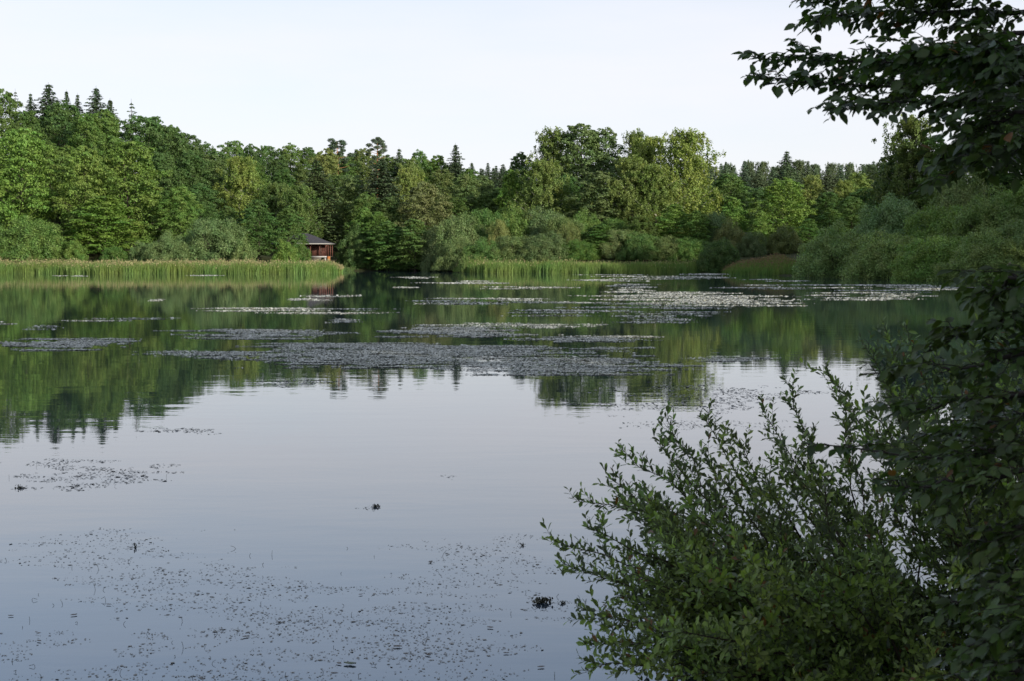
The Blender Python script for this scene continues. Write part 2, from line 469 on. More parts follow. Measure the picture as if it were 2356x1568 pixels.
def proto_birch(seed, H=24., R=4.4, nb=95, nl=34000, base=0.1):
    r = np.random.default_rng(seed)
    tr = Acc()
    lean = r.normal(size=2) * 0.6
    tp = np.array([(lean[0] * s, lean[1] * s, H * 0.95 * s) for s in np.linspace(0, 1, 9)])
    tp[1:-1, :2] += r.normal(size=(7, 2)) * 0.2
    tr.add(*tube(tp, np.linspace(0.24, 0.04, 9), 7))
    zb = H * base
    ts = np.sort((np.arange(nb) + r.uniform(0, 1, nb)) / nb)
    az = np.arange(nb) * 2.39996 + r.uniform(-.6, .6, nb)
    envr = R * np.clip(np.where(ts < 0.35, 0.75 + 0.7 * ts, 1 - 0.70 * ((ts - 0.42) / 0.58).clip(0, 1) ** 2.2), 0.2, 1.2)
    rr = envr * r.uniform(0.45, 1.05, nb) * (1 + 0.22 * r.normal(size=nb) + 0.2 * np.sin(ts * 19 + az))
    Cs, Ns, Al = [], [], []
    for i in range(nb):
        out = np.array((math.cos(az[i]), math.sin(az[i]), 0))
        tipz = zb + ts[i] * (H - zb)
        p0 = np.array((lean[0] * ts[i], lean[1] * ts[i], max(tipz - 0.9 * rr[i], zb * 0.6)))
        c = out * rr[i] + np.array((lean[0] * ts[i], lean[1] * ts[i], tipz))
        limbs(tr, [p0, (p0 + c) / 2 + out * 0.2 * rr[i] * 0.3, c], 0.07 * (1 - 0.5 * ts[i]))
        ns = int(9 + 9 * (1 - ts[i]))
        per = max(int(nl / nb / ns), 5)
        for s in range(ns):
            f = r.uniform(0.42, 1.1)
            st = p0 + (c - p0) * f + r.normal(size=3) * np.array((.7, .7, .4)) * (R / 4.6)
            ln = r.uniform(0.8, 2.8) * (1.15 - 0.55 * ts[i])
            q = r.uniform(0, 1, per)
            sway = out * 0.25
            pos = st + np.outer(q * ln, (0, 0, -1)) + np.outer(q ** 0.5 * ln * 0.3, sway) + r.normal(size=(per, 3)) * 0.16
            Cs.append(pos)
            Ns.append(0.8 * out + r.normal(size=(per, 3)) * 0.7 + np.array((0, 0, 0.35)))
            Al.append(np.tile((0., 0., -1.), (per, 1)))
    P = np.concatenate(Cs)
    lf = r.uniform(0.2, 0.46, len(P))
    Vq, Fq = leaf_faces(P, np.concatenate(Ns), lf, lf * 0.6, r, np.concatenate(Al))
    return tr.mesh('trunk', [M['birch_bark']], True), mk('crown', Vq, Fq, [M['leaf']]), H, R

def proto_spruce(seed, H=24., R=3.6, levels=58, dens=1.0, thin=False):
    r = np.random.default_rng(seed)
    tr = Acc()
    tr.add(*tube([(0, 0, H * s) for s in np.linspace(0, 1, 6)], np.linspace(0.3, 0.02, 6), 6))
    Cs, Ns, Al, Ls = [], [], [], []
    for lv in range(levels):
        s = 0.06 + 0.93 * (lv + r.uniform(-.2, .2)) / levels
        ln0 = min(R, 0.62 * H * (1 - s) * (0.78 + 0.22 * math.sin(lv * 1.7)) + 0.2) * (1 - 0.1 * s)
        nbr = int((5 if thin else 9) * (1 - 0.3 * s))
        a0 = r.uniform(0, 6.28)
        for b in range(nbr):
            a = a0 + b * 2 * PI / nbr + r.uniform(-.3, .3)
            out = np.array((math.cos(a), math.sin(a), 0)); sd = np.array((-out[1], out[0], 0))
            ln = ln0 * r.uniform(0.6, 1.15)
            z0 = H * s
            n = max(int(ln * 11 * dens), 8)
            q = r.uniform(0.05, 1, n)
            zz = z0 - ln * (0.42 * q - 0.22 * q ** 3) + 0.1 * (s > 0.85)
            pos = out * (q * ln)[:, None] + sd * (r.normal(size=n) * 0.2 * (1.15 - q) * ln)[:, None]
            pos[:, 2] = zz - r.uniform(0, 0.42, n) * (0.5 + 0.5 * (1 - s))
            Cs.append(pos); Ns.append(out * 0.3 + np.array((0, 0, 0.75)) + r.normal(size=(n, 3)) * 0.45)
            Al.append(np.tile(out * 0.85 + np.array((0, 0, -0.55)), (n, 1)) + sd * r.normal(size=(n, 1)) * 0.5)
            Ls.append(r.uniform(0.45, 0.9, n) * (0.7 + 0.3 * (1 - s)))
            if not thin or b % 2 == 0:
                limbs(tr, [(0, 0, z0), out * ln * 0.5 + np.array((0, 0, z0 - ln * 0.18)), out * ln * 0.95 + np.array((0, 0, z0 - ln * 0.22))], 0.04, 3)
    P = np.concatenate(Cs); lf = np.concatenate(Ls)
    Vq, Fq = leaf_faces(P, np.concatenate(Ns), lf, lf * 0.5, r, np.concatenate(Al))
    return tr.mesh('trunk', [M['bark']], True), mk('crown', Vq, Fq, [M['needle']]), H, R

def proto_pine(seed, H=22., R=3.0, nb=26):
    r = np.random.default_rng(seed)
    tr = Acc()
    b = r.normal() * 0.5
    tp = np.array([(b * s * s, 0.4 * math.sin(3 * s), H * 0.95 * s) for s in np.linspace(0, 1, 9)])
    tr.add(*tube(tp, np.linspace(0.30, 0.07, 9), 7))
    Cs, Ns = [], []
    for i in range(nb):
        s = 0.66 + 0.34 * (i / nb) ** 0.9
        a = i * 2.4 + r.uniform(-.4, .4)
        ln = R * r.uniform(0.35, 1.0) * (1.1 - 0.9 * max(s - 0.8, 0) / 0.2 * 0.6)
        p0 = np.array((b * s * s, 0.4 * math.sin(3 * s), H * 0.95 * s))
        c = p0 + np.array((math.cos(a) * ln, math.sin(a) * ln, 0.25 * ln))
        limbs(tr, [p0, (p0 + c) / 2 - np.array((0, 0, .1)), c], 0.07, 4)
        n = 320
        d, ra = ellipsoid_shell(n, r, 0.4)
        d[:, 2] = np.abs(d[:, 2]) * r.choice((1, 1, 1, -1), n)
        sz = r.uniform(0.55, 1.0)
        Cs.append(c + d * ra * sz * np.array((1.1, 1.1, 0.55))); Ns.append(d + np.array((0, 0, .5)) + .5 * r.normal(size=(n, 3)))
    P = np.concatenate(Cs); lf = r.uniform(0.18, 0.4, len(P))
    Vq, Fq = leaf_faces(P, np.concatenate(Ns), lf, lf * 0.5, r)
    return tr.mesh('trunk', [M['pine_bark']], True), mk('crown', Vq, Fq, [M['needle']]), H, R

def proto_shrub(seed, H=8., R=7., nc=125, nl=38000, upright=0.35):
    """multi-stemmed willow shrub: a mound of leafy upright shoots"""
    r = np.random.default_rng(seed)
    tr = Acc()
    k = np.arange(nc) + 0.5
    el = np.arcsin(np.clip(1 - k / nc * 1.02, -0.02, 1)); az = k * 2.39996 + r.uniform(-.3, .3, nc)
    d = np.stack([np.cos(el) * np.cos(az), np.cos(el) * np.sin(az), np.sin(el)], 1)
    ph = r.uniform(0, 6, 6)
    rad = 0.84 + 0.13 * np.sin(az * 3 + ph[0]) * np.sin(el * 5 + ph[1]) + 0.12 * np.sin(az * 5 + ph[2]) * np.sin(el * 7 + ph[3]) + r.normal(size=nc) * 0.05
    C = d * rad[:, None] * np.array((R, R, H)); C[:, 2] += 0.25
    Cs, Ns, Al = [], [], []
    per = int(nl * 0.85 / nc)
    for i in range(nc):
        if i % 4 == 0:
            limbs(tr, [(d[i, 0] * .5, d[i, 1] * .5, -0.2), C[i] * np.array((.4, .4, .6)), C[i] * 0.97], 0.09, 4)
        nrm = unit(d[i] / np.array((R, R, H)))
        sz = (R / 7) ** .6 * r.uniform(.75, 1.45)
        n = int(per * r.uniform(.7, 1.3) * min(sz, 1.2))
        dd, ra = ellipsoid_shell(n, r, 0.35)
        dd = unit(dd + nrm * .45 + np.array((0, 0, .25)))
        pos = C[i] - nrm * .55 * sz + dd * ra * sz * np.array((1.1, 1.1, .95))
        pos += dd * (np.abs(r.normal(size=(n, 1))) * .22)          # shoot tips
        Cs.append(pos); Ns.append(dd * .8 + np.array((0, 0, .3)) + r.normal(size=(n, 3)) * .5)
        Al.append(dd + np.array((0, 0, upright)) + r.normal(size=(n, 3)) * .5)
    ni = int(nl * 0.15)
    dd = unit(r.normal(size=(ni, 3))); dd[:, 2] = np.abs(dd[:, 2])
    Cs.append(dd * (r.uniform(0.2, 0.85, (ni, 1))) * np.array((R, R, H)) * 0.85); Ns.append(r.normal(size=(ni, 3))); Al.append(r.normal(size=(ni, 3)))
    P = np.concatenate(Cs); P[:, 2] = np.maximum(P[:, 2], 0.05)
    lf = r.uniform(0.18, 0.38, len(P))
    Vq, Fq = leaf_faces(P, np.concatenate(Ns), lf, lf * 0.5, r, np.concatenate(Al))
    return tr.mesh('stems', [M['bark']], True), mk('crown', Vq, Fq, [M['willow_far']]), H, R

PROTO = {
    'oak': [proto_broadleaf(s, 20, 7.0, base=0.05, nb=100, nl=32000, leaf=.35, flat=0.42) for s in (11, 12, 13, 14)],
    'alder': [proto_broadleaf(s, 16, 4.6, base=0.04, nb=80, nl=22000, leaf=0.32, flat=0.4, taper=1.5) for s in (21, 22, 23)],
    'tall': [proto_broadleaf(s, 26, 6.0, base=0.10, nb=95, nl=32000, leaf=0.36, flat=0.6) for s in (31, 32)],
    'birch': [proto_birch(s) for s in (41, 42, 43)],
    'spruce': [proto_spruce(s) for s in (51, 52)],
    'thin': [proto_spruce(s, 20, 2.4, 26, 0.45, True) for s in (55,)],
    'pine': [proto_pine(s) for s in (61, 62)],
    'shrub': [proto_shrub(s) for s in (71, 72, 73)],
    'bush': [proto_shrub(s, 5, 3.6, 60, 16000, 0.9) for s in (81, 82)],
}
USED = {}
NAMES = {'oak': ('oak_tree', 'tree', 'trunk'), 'alder': ('alder_tree', 'tree', 'trunk'), 'tall': ('poplar_tree', 'tree', 'trunk'),
         'birch': ('birch_tree', 'tree', 'trunk'), 'spruce': ('spruce_tree', 'tree', 'trunk'), 'thin': ('spruce_tree', 'tree', 'trunk'),
         'pine': ('pine_tree', 'tree', 'trunk'), 'shrub': ('willow_shrub', 'shrub', 'stems'), 'bush': ('willow_bush', 'bush', 'stems')}
LOG = []
def plant(kind, px, top, hw, D, c, label, group=None, var=None, sink=0.1, xyz=None, dims=None, name=None):
    pr = PROTO[kind]
    i = USED.get(kind, 0); USED[kind] = i + 1
    tm, cm, Hn, Rn = pr[(i if var is None else var) % len(pr)]
    if xyz is None:
        P = at(px, top, D)
        x, y = P[0], P[1]
        z = gz1(x, y); z = max(z, 0.0)
        Ht = (P[2] - z) * 1.01; R = hw * D / FPX
    else:
        x, y = xyz; z = max(gz1(x, y), 0); Ht, R = dims
    LOG.append((kind, round(px), round(D), round(z, 1), round(Ht, 1), round(R, 1)))
    nm, cat, tn = NAMES[kind]
    o = empty(name or nm, (x, y, z - sink), rng.uniform(0, 6.28))
    o.scale = (R / Rn, R / Rn, Ht / Hn)
    tag(o, label, cat, group)
    link(tn, tm, o)
    cr_ = link('crown', cm, o)
    j = 1.5 * rng.uniform(0.9, 1.1)
    cr_.color = (c[0] * j * rng.uniform(.92, 1.08), c[1] * j * 1.03, c[2] * j * rng.uniform(.8, 1.0), 1)
    return o

# ------------------------------------------------------------------ hut
HX, HY = -43.6, 298.0
HZ = 3.05                                   # deck level
def build_hut():
    root = empty('lakeside_hut', (HX, HY, 0.0), math.radians(-4))
    tag(root, 'small red wooden hut with dark hipped roof and open porch beyond the reeds', 'hut')
    E = 5.9; z_e = HZ + 2.62; z_t = HZ + 4.75
    # roof: four slightly hollow slopes built as stepped courses of felt
    prof = [(1.0, 0.0), (0.78, 0.20), (0.55, 0.47), (0.32, 0.77), (0.10, 1.0)]
    A = Acc()
    rings = []
    for s, h in prof:
        zz = z_e + h * (z_t - z_e)
        rings.append([(-E * s - 0.3 * (1 - s), -E * .8 * s, zz), (E * s + 0.3 * (1 - s), -E * .8 * s, zz), (E * s + 0.3 * (1 - s), E * .8 * s, zz), (-E * s - 0.3 * (1 - s), E * .8 * s, zz)])
    for i in range(len(rings) - 1):
        for k in range(4):
            a, b = np.array(rings[i][k]), np.array(rings[i][(k + 1) % 4])
            d, c = np.array(rings[i + 1][k]), np.array(rings[i + 1][(k + 1) % 4])
            A.add([a, b, c, d], [(0, 1, 2, 3)])
    A.add(rings[-1], [(0, 1, 2, 3)])
    A.add([np.array(p) - np.array((0, 0, 0.05)) for p in rings[0]], [(3, 2, 1, 0)])
    roof = link('roof', A.mesh('roof', [M['felt']]), root)
    A = Acc(); e = E + 0.03
    A.box(-e, e, -e * .8 - 0.04, -e * .8 + 0.02, z_e - 0.16, z_e + 0.04)
    A.box(-e, e, e * .8 - 0.02, e * .8 + 0.04, z_e - 0.16, z_e + 0.04)
    A.box(-e - .03, -e + .03, -e * .8 + .021, e * .8 - .021, z_e - 0.16, z_e + 0.04)
    A.box(e - .03, e + .03, -e * .8 + .021, e * .8 - .021, z_e - 0.16, z_e + 0.04)
    link('fascia', A.mesh('fascia', [M['fascia']]), roof)
    # cabin walls of boards
    wall = link('wall', (lambda B: (B.box(-4.6, 4.05, -1.45, 2.9, HZ, z_e - 0.02), B.mesh('wall', [M['dark_inside']]))[1])(Acc()), root)
    bm_ = Acc(); bm_.box(-0.14, 0.14, -0.02, 0.02, 0, z_e - HZ - 0.05)
    board = bm_.mesh('board', [M['red_wood']])
    for k in range(29):
        o = link('board', board, wall, (-4.45 + k * 0.292, -1.473 - 0.006 * (k % 3), HZ + 0.015))
    for k in range(14):
        o = link('board', board, wall, (4.073 + 0.004 * (k % 2), -1.25 + k * 0.292, HZ + 0.015)); o.rotation_euler = (0, 0, PI / 2)
    # porch posts with bracket tops
    yf = -3.55
    P = Acc(); P.box(-0.09, 0.09, -0.09, 0.09, 0, 2.46)
    for s in (-1, 1):
        Vb = np.array([(s * .091, -.05, 1.95), (s * .091, .05, 1.95), (s * .42, .05, 2.44), (s * .42, -.05, 2.44), (s * .091, -.05, 2.2), (s * .091, .05, 2.2), (s * .25, .05, 2.44), (s * .25, -.05, 2.44)])
        P.add(Vb, [(0, 1, 2, 3), (4, 7, 6, 5), (0, 3, 7, 4), (1, 5, 6, 2)])
    pm = P.mesh('post', [M['red_dark']])
    posts = [-4.9, -2.6, 0.85, 2.2, 4.15, 5.45]
    for x in posts:
        link('post', pm, root, (x, yf, HZ))
    for y in (-1.3, 1.0, 3.2):
        o = link('post', pm, root, (5.45, y, HZ)); o.rotation_euler = (0, 0, PI / 2)
    A = Acc(); A.box(-5.6, 5.6, yf - .07, yf + .07, HZ + 2.44, HZ + 2.6); A.box(5.38, 5.52, yf + .071, 3.3, HZ + 2.44, HZ + 2.6)
    link('beam', A.mesh('beam', [M['red_dark']]), root)
    # railings
    def rail(x0, x1, name='railing'):
        B = Acc(); B.box(x0, x1, yf - .04, yf + .04, HZ + .82, HZ + .93)
        o = link(name, B.mesh(name, [M['red_dark']]), root)
        B = Acc(); B.box(x0, x1, yf - .03, yf + .03, HZ + .12, HZ + .2)
        link('bottom_rail', B.mesh('bottom_rail', [M['red_dark']]), o)
        nb = int((x1 - x0) / 0.55)
        C2 = Acc(); C2.box(-.04, .04, -.02, .02, 0, .615)
        bal = C2.mesh('baluster', [M['red_dark']])
        for k in range(nb):
            link('baluster', bal, o, (x0 + (k + .5) * (x1 - x0) / nb, yf, HZ + .203))
    rail(-4.8, -2.7); rail(-2.5, 0.75); rail(4.25, 5.35)
    # deck, its pale edge and piers
    A = Acc(); A.box(-5.6, 5.65, yf - .25, 3.4, HZ - 0.14, HZ)
    dk = link('deck', A.mesh('deck', [M['oldwood']]), root)
    A = Acc(); A.box(-5.6, 1.9, yf - .33, yf - .252, HZ - 0.33, HZ - 0.02); A.box(2.05, 5.65, yf - .36, yf - .252, HZ - 0.24, HZ + 0.03)
    link('deck_edge', A.mesh('deck_edge', [M['concrete']]), dk)
    A = Acc(); A.box(-.15, .15, yf - .1, yf + .2, 0.6, HZ - .141)
    pier = A.mesh('pier', [M['concrete']])
    for x in (-5.2, -3, -.8, 1.4, 3.4, 5.3):
        link('pier', pier, dk, (x, 0, 0))
    st = link('steps', (lambda B: ([B.box(2.2, 4.6, yf - .5 - .3 * i, yf - .37 - .3 * (i - 1) - .17, HZ - .2 - .17 * (i + 1), HZ - .2 - .17 * i) for i in range(5)], B.mesh('steps', [M['oldwood']]))[1])(Acc()), root)
    # notice on the wall, bench on the porch
    A = Acc(); A.box(1.02, 1.50, -1.56, -1.515, HZ + 1.45, HZ + 1.85)
    link('notice', A.mesh('notice', [M['paper']]), wall)
    A = Acc(); A.box(-.4, .9, -2.2, -1.75, HZ + .42, HZ + .48); A.box(-.3, -.2, -2.15, -1.8, HZ, HZ + .419); A.box(.7, .8, -2.15, -1.8, HZ, HZ + .419)
    link('bench', A.mesh('bench', [M['oldwood']]), root)
    return root
build_hut()
# small things beside the hut
def small_box_thing(name, label, cat, px, py, D, parts):
    p = at(px, py, D)
    o = empty(name, (p[0], p[1], gz1(p[0], p[1]) - 0.05)); tag(o, label, cat)
    for nm, boxes, mt in parts:
        A = Acc()
        for b in boxes: A.box(*b)
        link(nm, A.mesh(nm, [mt]), o)
    return o
zt = at(756, 589, 292)[2]; g0 = gz1(at(756, 589, 292)[0], 292)
hh = max(zt - g0, 0.9)
A = Acc()
A.add(np.array([(-.34, -.03, hh), (.34, -.03, hh), (.30, -.05, .3), (.12, -.04, 0.0), (-.34, .03, hh), (.34, .03, hh), (.30, .01, .3), (.12, .02, 0.0)]),
      [(0, 1, 2, 3), (7, 6, 5, 4), (0, 4, 5, 1), (1, 5, 6, 2), (2, 6, 7, 3), (3, 7, 4, 0)])
p = at(756, 589, 292)
tag(link('orange_tarpaulin', A.mesh('orange_tarpaulin', [M['orange']]), None, (p[0], p[1], g0 - .02)), 'orange sheet hanging in a point below the hut deck corner', 'tarpaulin')
small_box_thing('marker_post', 'short white post at the right corner of the hut', 'post', 763.5, 594, 290,
                [('shaft', [(-.1, .1, -.1, .1, 0, 0.95)], M['white_paint']), ('cap', [(-.13, .13, -.13, .13, .952, 1.02)], M['white_paint'])])
o = empty('log_pile', (at(774, 594, 291)[0], 291, gz1(at(774, 594, 291)[0], 291) - .05)); tag(o, 'small heap of rust-brown logs beside the white post', 'log pile')
for k in range(9):
    Vt, Ft = tube([(-.7, 0, 0), (0, 0, .02), (.7, 0, 0)], [.11, .12, .11], 8)
    l = link('log', mk('log', Vt, Ft, [M['rust']], smooth=True), o, (rng.normal() * .15, (k % 3) * .24 - .2, .15 + .2 * (k // 3)))
    l.rotation_euler = (rng.normal() * .1, rng.normal() * .12, rng.normal() * .3)

# ------------------------------------------------------------------ trees of the far and right banks
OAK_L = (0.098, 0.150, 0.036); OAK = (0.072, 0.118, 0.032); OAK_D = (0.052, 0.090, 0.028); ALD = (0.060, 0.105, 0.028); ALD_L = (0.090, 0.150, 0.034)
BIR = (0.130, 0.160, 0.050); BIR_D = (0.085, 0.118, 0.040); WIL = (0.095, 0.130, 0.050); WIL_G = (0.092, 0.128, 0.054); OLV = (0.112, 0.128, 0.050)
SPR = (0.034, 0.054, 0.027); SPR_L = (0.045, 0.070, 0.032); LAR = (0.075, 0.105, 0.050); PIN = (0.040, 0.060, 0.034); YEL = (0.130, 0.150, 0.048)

# left bank, lit oaks above the reeds
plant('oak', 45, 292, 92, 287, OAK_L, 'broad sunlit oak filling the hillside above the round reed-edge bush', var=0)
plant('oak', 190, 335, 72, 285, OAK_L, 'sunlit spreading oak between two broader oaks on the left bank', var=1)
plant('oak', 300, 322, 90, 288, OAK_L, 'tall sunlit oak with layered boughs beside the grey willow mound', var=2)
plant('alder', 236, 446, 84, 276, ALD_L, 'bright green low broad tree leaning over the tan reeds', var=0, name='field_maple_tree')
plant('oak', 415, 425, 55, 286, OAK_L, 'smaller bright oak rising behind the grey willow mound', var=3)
plant('shrub', 70, 498, 92, 270, OAK, 'large rounded green bush at the reed edge under the broad oak', var=0)
plant('shrub', -60, 520, 80, 272, OAK, 'dark rounded bush at the reed edge partly out of frame', var=1)
plant('shrub', 490, 500, 92, 270, WIL, 'tall grey-green willow mound in the sun on the left bank', var=1)
plant('shrub', 390, 538, 66, 267, WIL, 'low silvery willow mound spilling toward the tan reeds', var=2)
plant('bush', 172, 556, 30, 269, ALD_L, 'low green bush at the left foot of the bright maple', var=0)
plant('bush', 262, 566, 36, 268, ALD, 'low green bush under the bright maple behind the reeds', var=1)
plant('bush', 322, 560, 30, 269, WIL, 'low bush between the bright maple and the silvery willow mound', var=0)
plant('bush', 560, 556, 34, 266, WIL, 'small willow bush at the right foot of the grey mound', var=0)
plant('bush', 657, 554, 33, 270, ALD_L, 'bright yellow-green bush next to the hut', var=1)
plant('bush', 694, 562, 24, 276, ALD, 'small dark green bush touching the hut wall', var=0)
plant('alder', 592, 455, 50, 279, ALD, 'rounded dark green alder left of the hut with full skirt', var=1)
plant('alder', 664, 470, 42, 287, ALD, 'alder standing against the left side of the hut', var=2)
plant('alder', 525, 470, 42, 286, OAK_D, 'dark alder in the gap behind the grey willow mound', var=0)
plant('oak', -70, 255, 90, 296, OAK_L, 'sunlit oak cut by the picture edge beside the broad oak', var=1)
G = 'dark oaks up the left hillside'; Lb = 'darker oak on the left hillside above the sunlit oaks'
own = {0: 'tall oak at the top of the left hill beside a small ragged spruce top', 62: 'dark oak under the small ragged spruce top on the left hill', 140: 'dark oak under the broadest spruce spire of the left hill',
       240: 'dark oak under the second broadest spruce spire of the left hill', 328: 'big dark domed oak under the half-bare spruce top', 400: 'dark oak sloping down right of the big domed oak', 440: 'dark oak above the smaller bright oak and the aspen', 460: 'dark oak in the hollow right of the smaller bright oak'}
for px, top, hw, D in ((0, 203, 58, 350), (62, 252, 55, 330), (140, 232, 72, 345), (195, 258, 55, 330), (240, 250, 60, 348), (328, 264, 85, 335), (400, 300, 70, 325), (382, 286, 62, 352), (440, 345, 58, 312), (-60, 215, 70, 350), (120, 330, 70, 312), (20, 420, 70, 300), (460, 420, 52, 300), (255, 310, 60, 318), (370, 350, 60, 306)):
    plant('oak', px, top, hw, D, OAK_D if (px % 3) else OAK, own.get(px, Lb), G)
Lb = 'spruce spire standing above the oaks on the left hill'; G = 'spruce spires on the left hilltop'
for px, top, hw, D in ((111, 190, 52, 372), (221, 198, 48, 372), (70, 212, 26, 375), (153, 206, 26, 380), (178, 214, 26, 378), (253, 226, 36, 375), (-30, 200, 30, 380)):
    plant('spruce', px, top, hw, D, SPR, Lb, G)
plant('thin', 302, 228, 26, 372, SPR, 'thin half-bare spruce top at the right end of the hilltop spires')
plant('thin', 35, 204, 18, 376, SPR, 'small ragged spruce top just right of the tallest left oak')
own = {350: 'ridge oak just right of the half-bare spruce top', 500: 'lower oak behind the soft grey-green aspen', 575: 'lower oak right behind the light yellow-green birch', 537: 'highest round oak of the mid ridge behind the light birch', 708: 'ridge oak beside the yellowish ash'}
G = 'oaks along the ridge'; Lb = 'round-topped oak on the wooded ridge right of the hilltop spires'
for px, top, hw, D in ((350, 266, 45, 372), (397, 286, 42, 372), (440, 308, 40, 375), (474, 327, 36, 378), (537, 321, 46, 385), (578, 330, 40, 385), (615, 333, 42, 392), (667, 330, 46, 390), (708, 336, 40, 395), (640, 352, 44, 370), (500, 345, 40, 365), (575, 365, 44, 360)):
    plant('oak', px, top, hw, D, OAK if px % 2 else OAK_D, own.get(px, Lb), G)
plant('birch', 550, 358, 57, 318, BIR, 'light yellow-green birch with pale trunk left of the alders', var=0)
plant('tall', 487, 352, 56, 330, WIL_G, 'soft grey-green aspen rising behind the smaller bright oak', var=0)
plant('birch', 684, 426, 49, 308, BIR_D, 'soft light birch rising behind the hut alder', var=1)
plant('birch', 630, 420, 44, 315, BIR_D, 'slim birch between the rounded alder and the hut birch', var=2)
plant('spruce', 729, 365, 56, 322, SPR_L, 'tall drooping spruce above the hut roof', var=0)
plant('spruce', 878, 360, 58, 325, SPR, 'broad dark spruce below the taller pine', var=1)
plant('oak', 752, 340, 50, 360, YEL, 'yellowish tree behind the drooping spruce', var=1, name='ash_tree')
plant('oak', 808, 400, 54, 332, WIL, 'fine-leaved grey-green tree between the two dark spruces', var=2, name='ash_tree')
plant('pine', 776, 313, 30, 372, PIN, 'shorter pine with red trunk above the wood', var=0)
plant('pine', 864, 307, 28, 375, PIN, 'taller pine with long bare red trunk above the wood', var=1)
plant('oak', 978, 417, 64, 312, (0.105, 0.115, 0.050), 'broad olive tree with rounded crown and visible twigs', var=3, name='hawthorn_tree')
plant('birch', 930, 385, 44, 345, BIR, 'light birch right of the broad dark spruce', var=1)
plant('birch', 962, 394, 44, 350, BIR, 'light birch behind the broad olive tree', var=2)
plant('tall', 1070, 398, 51, 335, WIL, 'light grey-green poplar right of the broad olive tree', var=1)
plant('tall', 1020, 385, 44, 350, BIR_D, 'feathery light poplar behind the olive tree crown', var=0)
plant('spruce', 1048, 329, 34, 395, SPR, 'lone dark spruce pointing above the mid ridge', var=1)
plant('spruce', 918, 339, 28, 390, SPR, 'small dark spruce tip right of the taller pine', var=0)
own = {(834, 338): 'round tree between the two red-trunked pines', (770, 400): 'tree filling the gap behind the drooping spruce above the hut', (700, 385): 'tree left of the drooping spruce and behind the hut birch', (845, 440): 'tree in front of the broad dark spruce, left side',
       (900, 450): 'tree in front of the broad dark spruce, right side', (1020, 440): 'tree tucked against the right side of the broad olive tree', (1050, 450): 'low tree under the light grey-green poplar', (1120, 440): 'tree behind the left end of the willow row', (1110, 400): 'tree below the far spruces right of the light poplar', (965, 345): 'feathery tree above the light birches', (1006, 353): 'feathery tree left of the lone dark spruce', (650, 385): 'tree behind the slim birch left of the hut'}
G = 'trees behind the pines'; Lb = 'rounded mid-green tree in the wood behind the pines'
for px, top, hw, D in ((834, 338, 40, 395), (800, 358, 38, 380), (900, 358, 40, 392), (965, 345, 36, 400), (1006, 353, 34, 400), (945, 362, 36, 385), (1080, 385, 36, 380), (1110, 400, 36, 370), (770, 400, 44, 345), (700, 385, 40, 350), (845, 440, 44, 318), (900, 450, 46, 315), (1020, 440, 44, 322), (1050, 450, 44, 318), (650, 385, 40, 345), (1120, 440, 40, 330), (745, 352, 44, 410), (781, 352, 44, 412), (815, 350, 44, 410), (871, 352, 44, 412), (925, 362, 44, 415), (985, 366, 44, 415), (1045, 378, 44, 410)):
    plant('oak' if px % 2 else 'tall', px, top, hw, D, (OAK, OAK_D, BIR_D, WIL)[int(px) // 10 % 4], own.get((px, top), Lb), G)
G = 'far conifer belt'; Lb = 'dark spruce in the far conifer belt on the skyline'
for i, px in enumerate(list(range(1088, 1215, 11)) + list(range(1590, 2060, 13))):
    D = 440 + 25 * ((i * 7) % 3)
    if px > 1215 and i % 3 == 1:
        plant('birch', px + rng.uniform(-6, 6), 374 + rng.uniform(-6, 10), rng.uniform(22, 32), D - 15, (0.078, 0.105, 0.060), 'pale feathery larch in the far conifer belt on the skyline', G, name='larch_tree')
        continue
    plant('spruce', px + rng.uniform(-8, 8), 370 + rng.choice((0, 0, 8)) + rng.uniform(-7, 14) + (4 if px < 1215 else 3), rng.uniform(18, 28), D, SPR if px < 1215 else (0.070, 0.098, 0.060), Lb, G)
plant('spruce', 1810, 345, 36, 425, SPR, 'tall dark conifer standing above the far conifer belt', var=0)
plant('spruce', 1815, 372, 32, 400, LAR, 'paler larch in front of the tall dark conifer', var=1, name='larch_tree')

# right of the hut, low alders and the willow row behind the centre reeds
plant('alder', 838, 474, 40, 306, ALD_L, 'light green alder tip above the dark thicket right of the hut', var=0)
plant('alder', 868, 482, 44, 303, ALD, 'mid-green alder beside the light alder tip', var=1)
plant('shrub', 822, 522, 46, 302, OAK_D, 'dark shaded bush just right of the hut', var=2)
plant('alder', 892, 505, 58, 297, ALD, 'broad green alder shrub leaning over the shaded bank', var=2)
plant('alder', 955, 500, 56, 293, ALD, 'second broad alder shrub right of the first over the shaded bank', var=0)
plant('shrub', 1010, 520, 48, 290, WIL_G, 'grey willow shrub between alder shrubs and the willow row', var=0)
plant('bush', 1068, 586, 14, 270, BIR_D, 'tiny pale bush standing alone at the reed edge', var=1)
G = 'willow row behind the centre reeds'; Lb = 'rounded grey-green willow shrub in the row behind the centre reeds'
row = [(1057, 490, 68, 288), (1118, 478, 62, 292), (1178, 478, 62, 295), (1253, 476, 68, 295), (1300, 497, 65, 287), (1346, 488, 62, 290), (1253, 533, 68, 276), (1180, 540, 62, 277), (1114, 550, 58, 276), (1474, 533, 58, 277), (1420, 525, 58, 280), (1060, 545, 58, 279), (1330, 550, 55, 277), (1410, 500, 55, 291), (1540, 545, 62, 277), (1590, 545, 58, 275)]
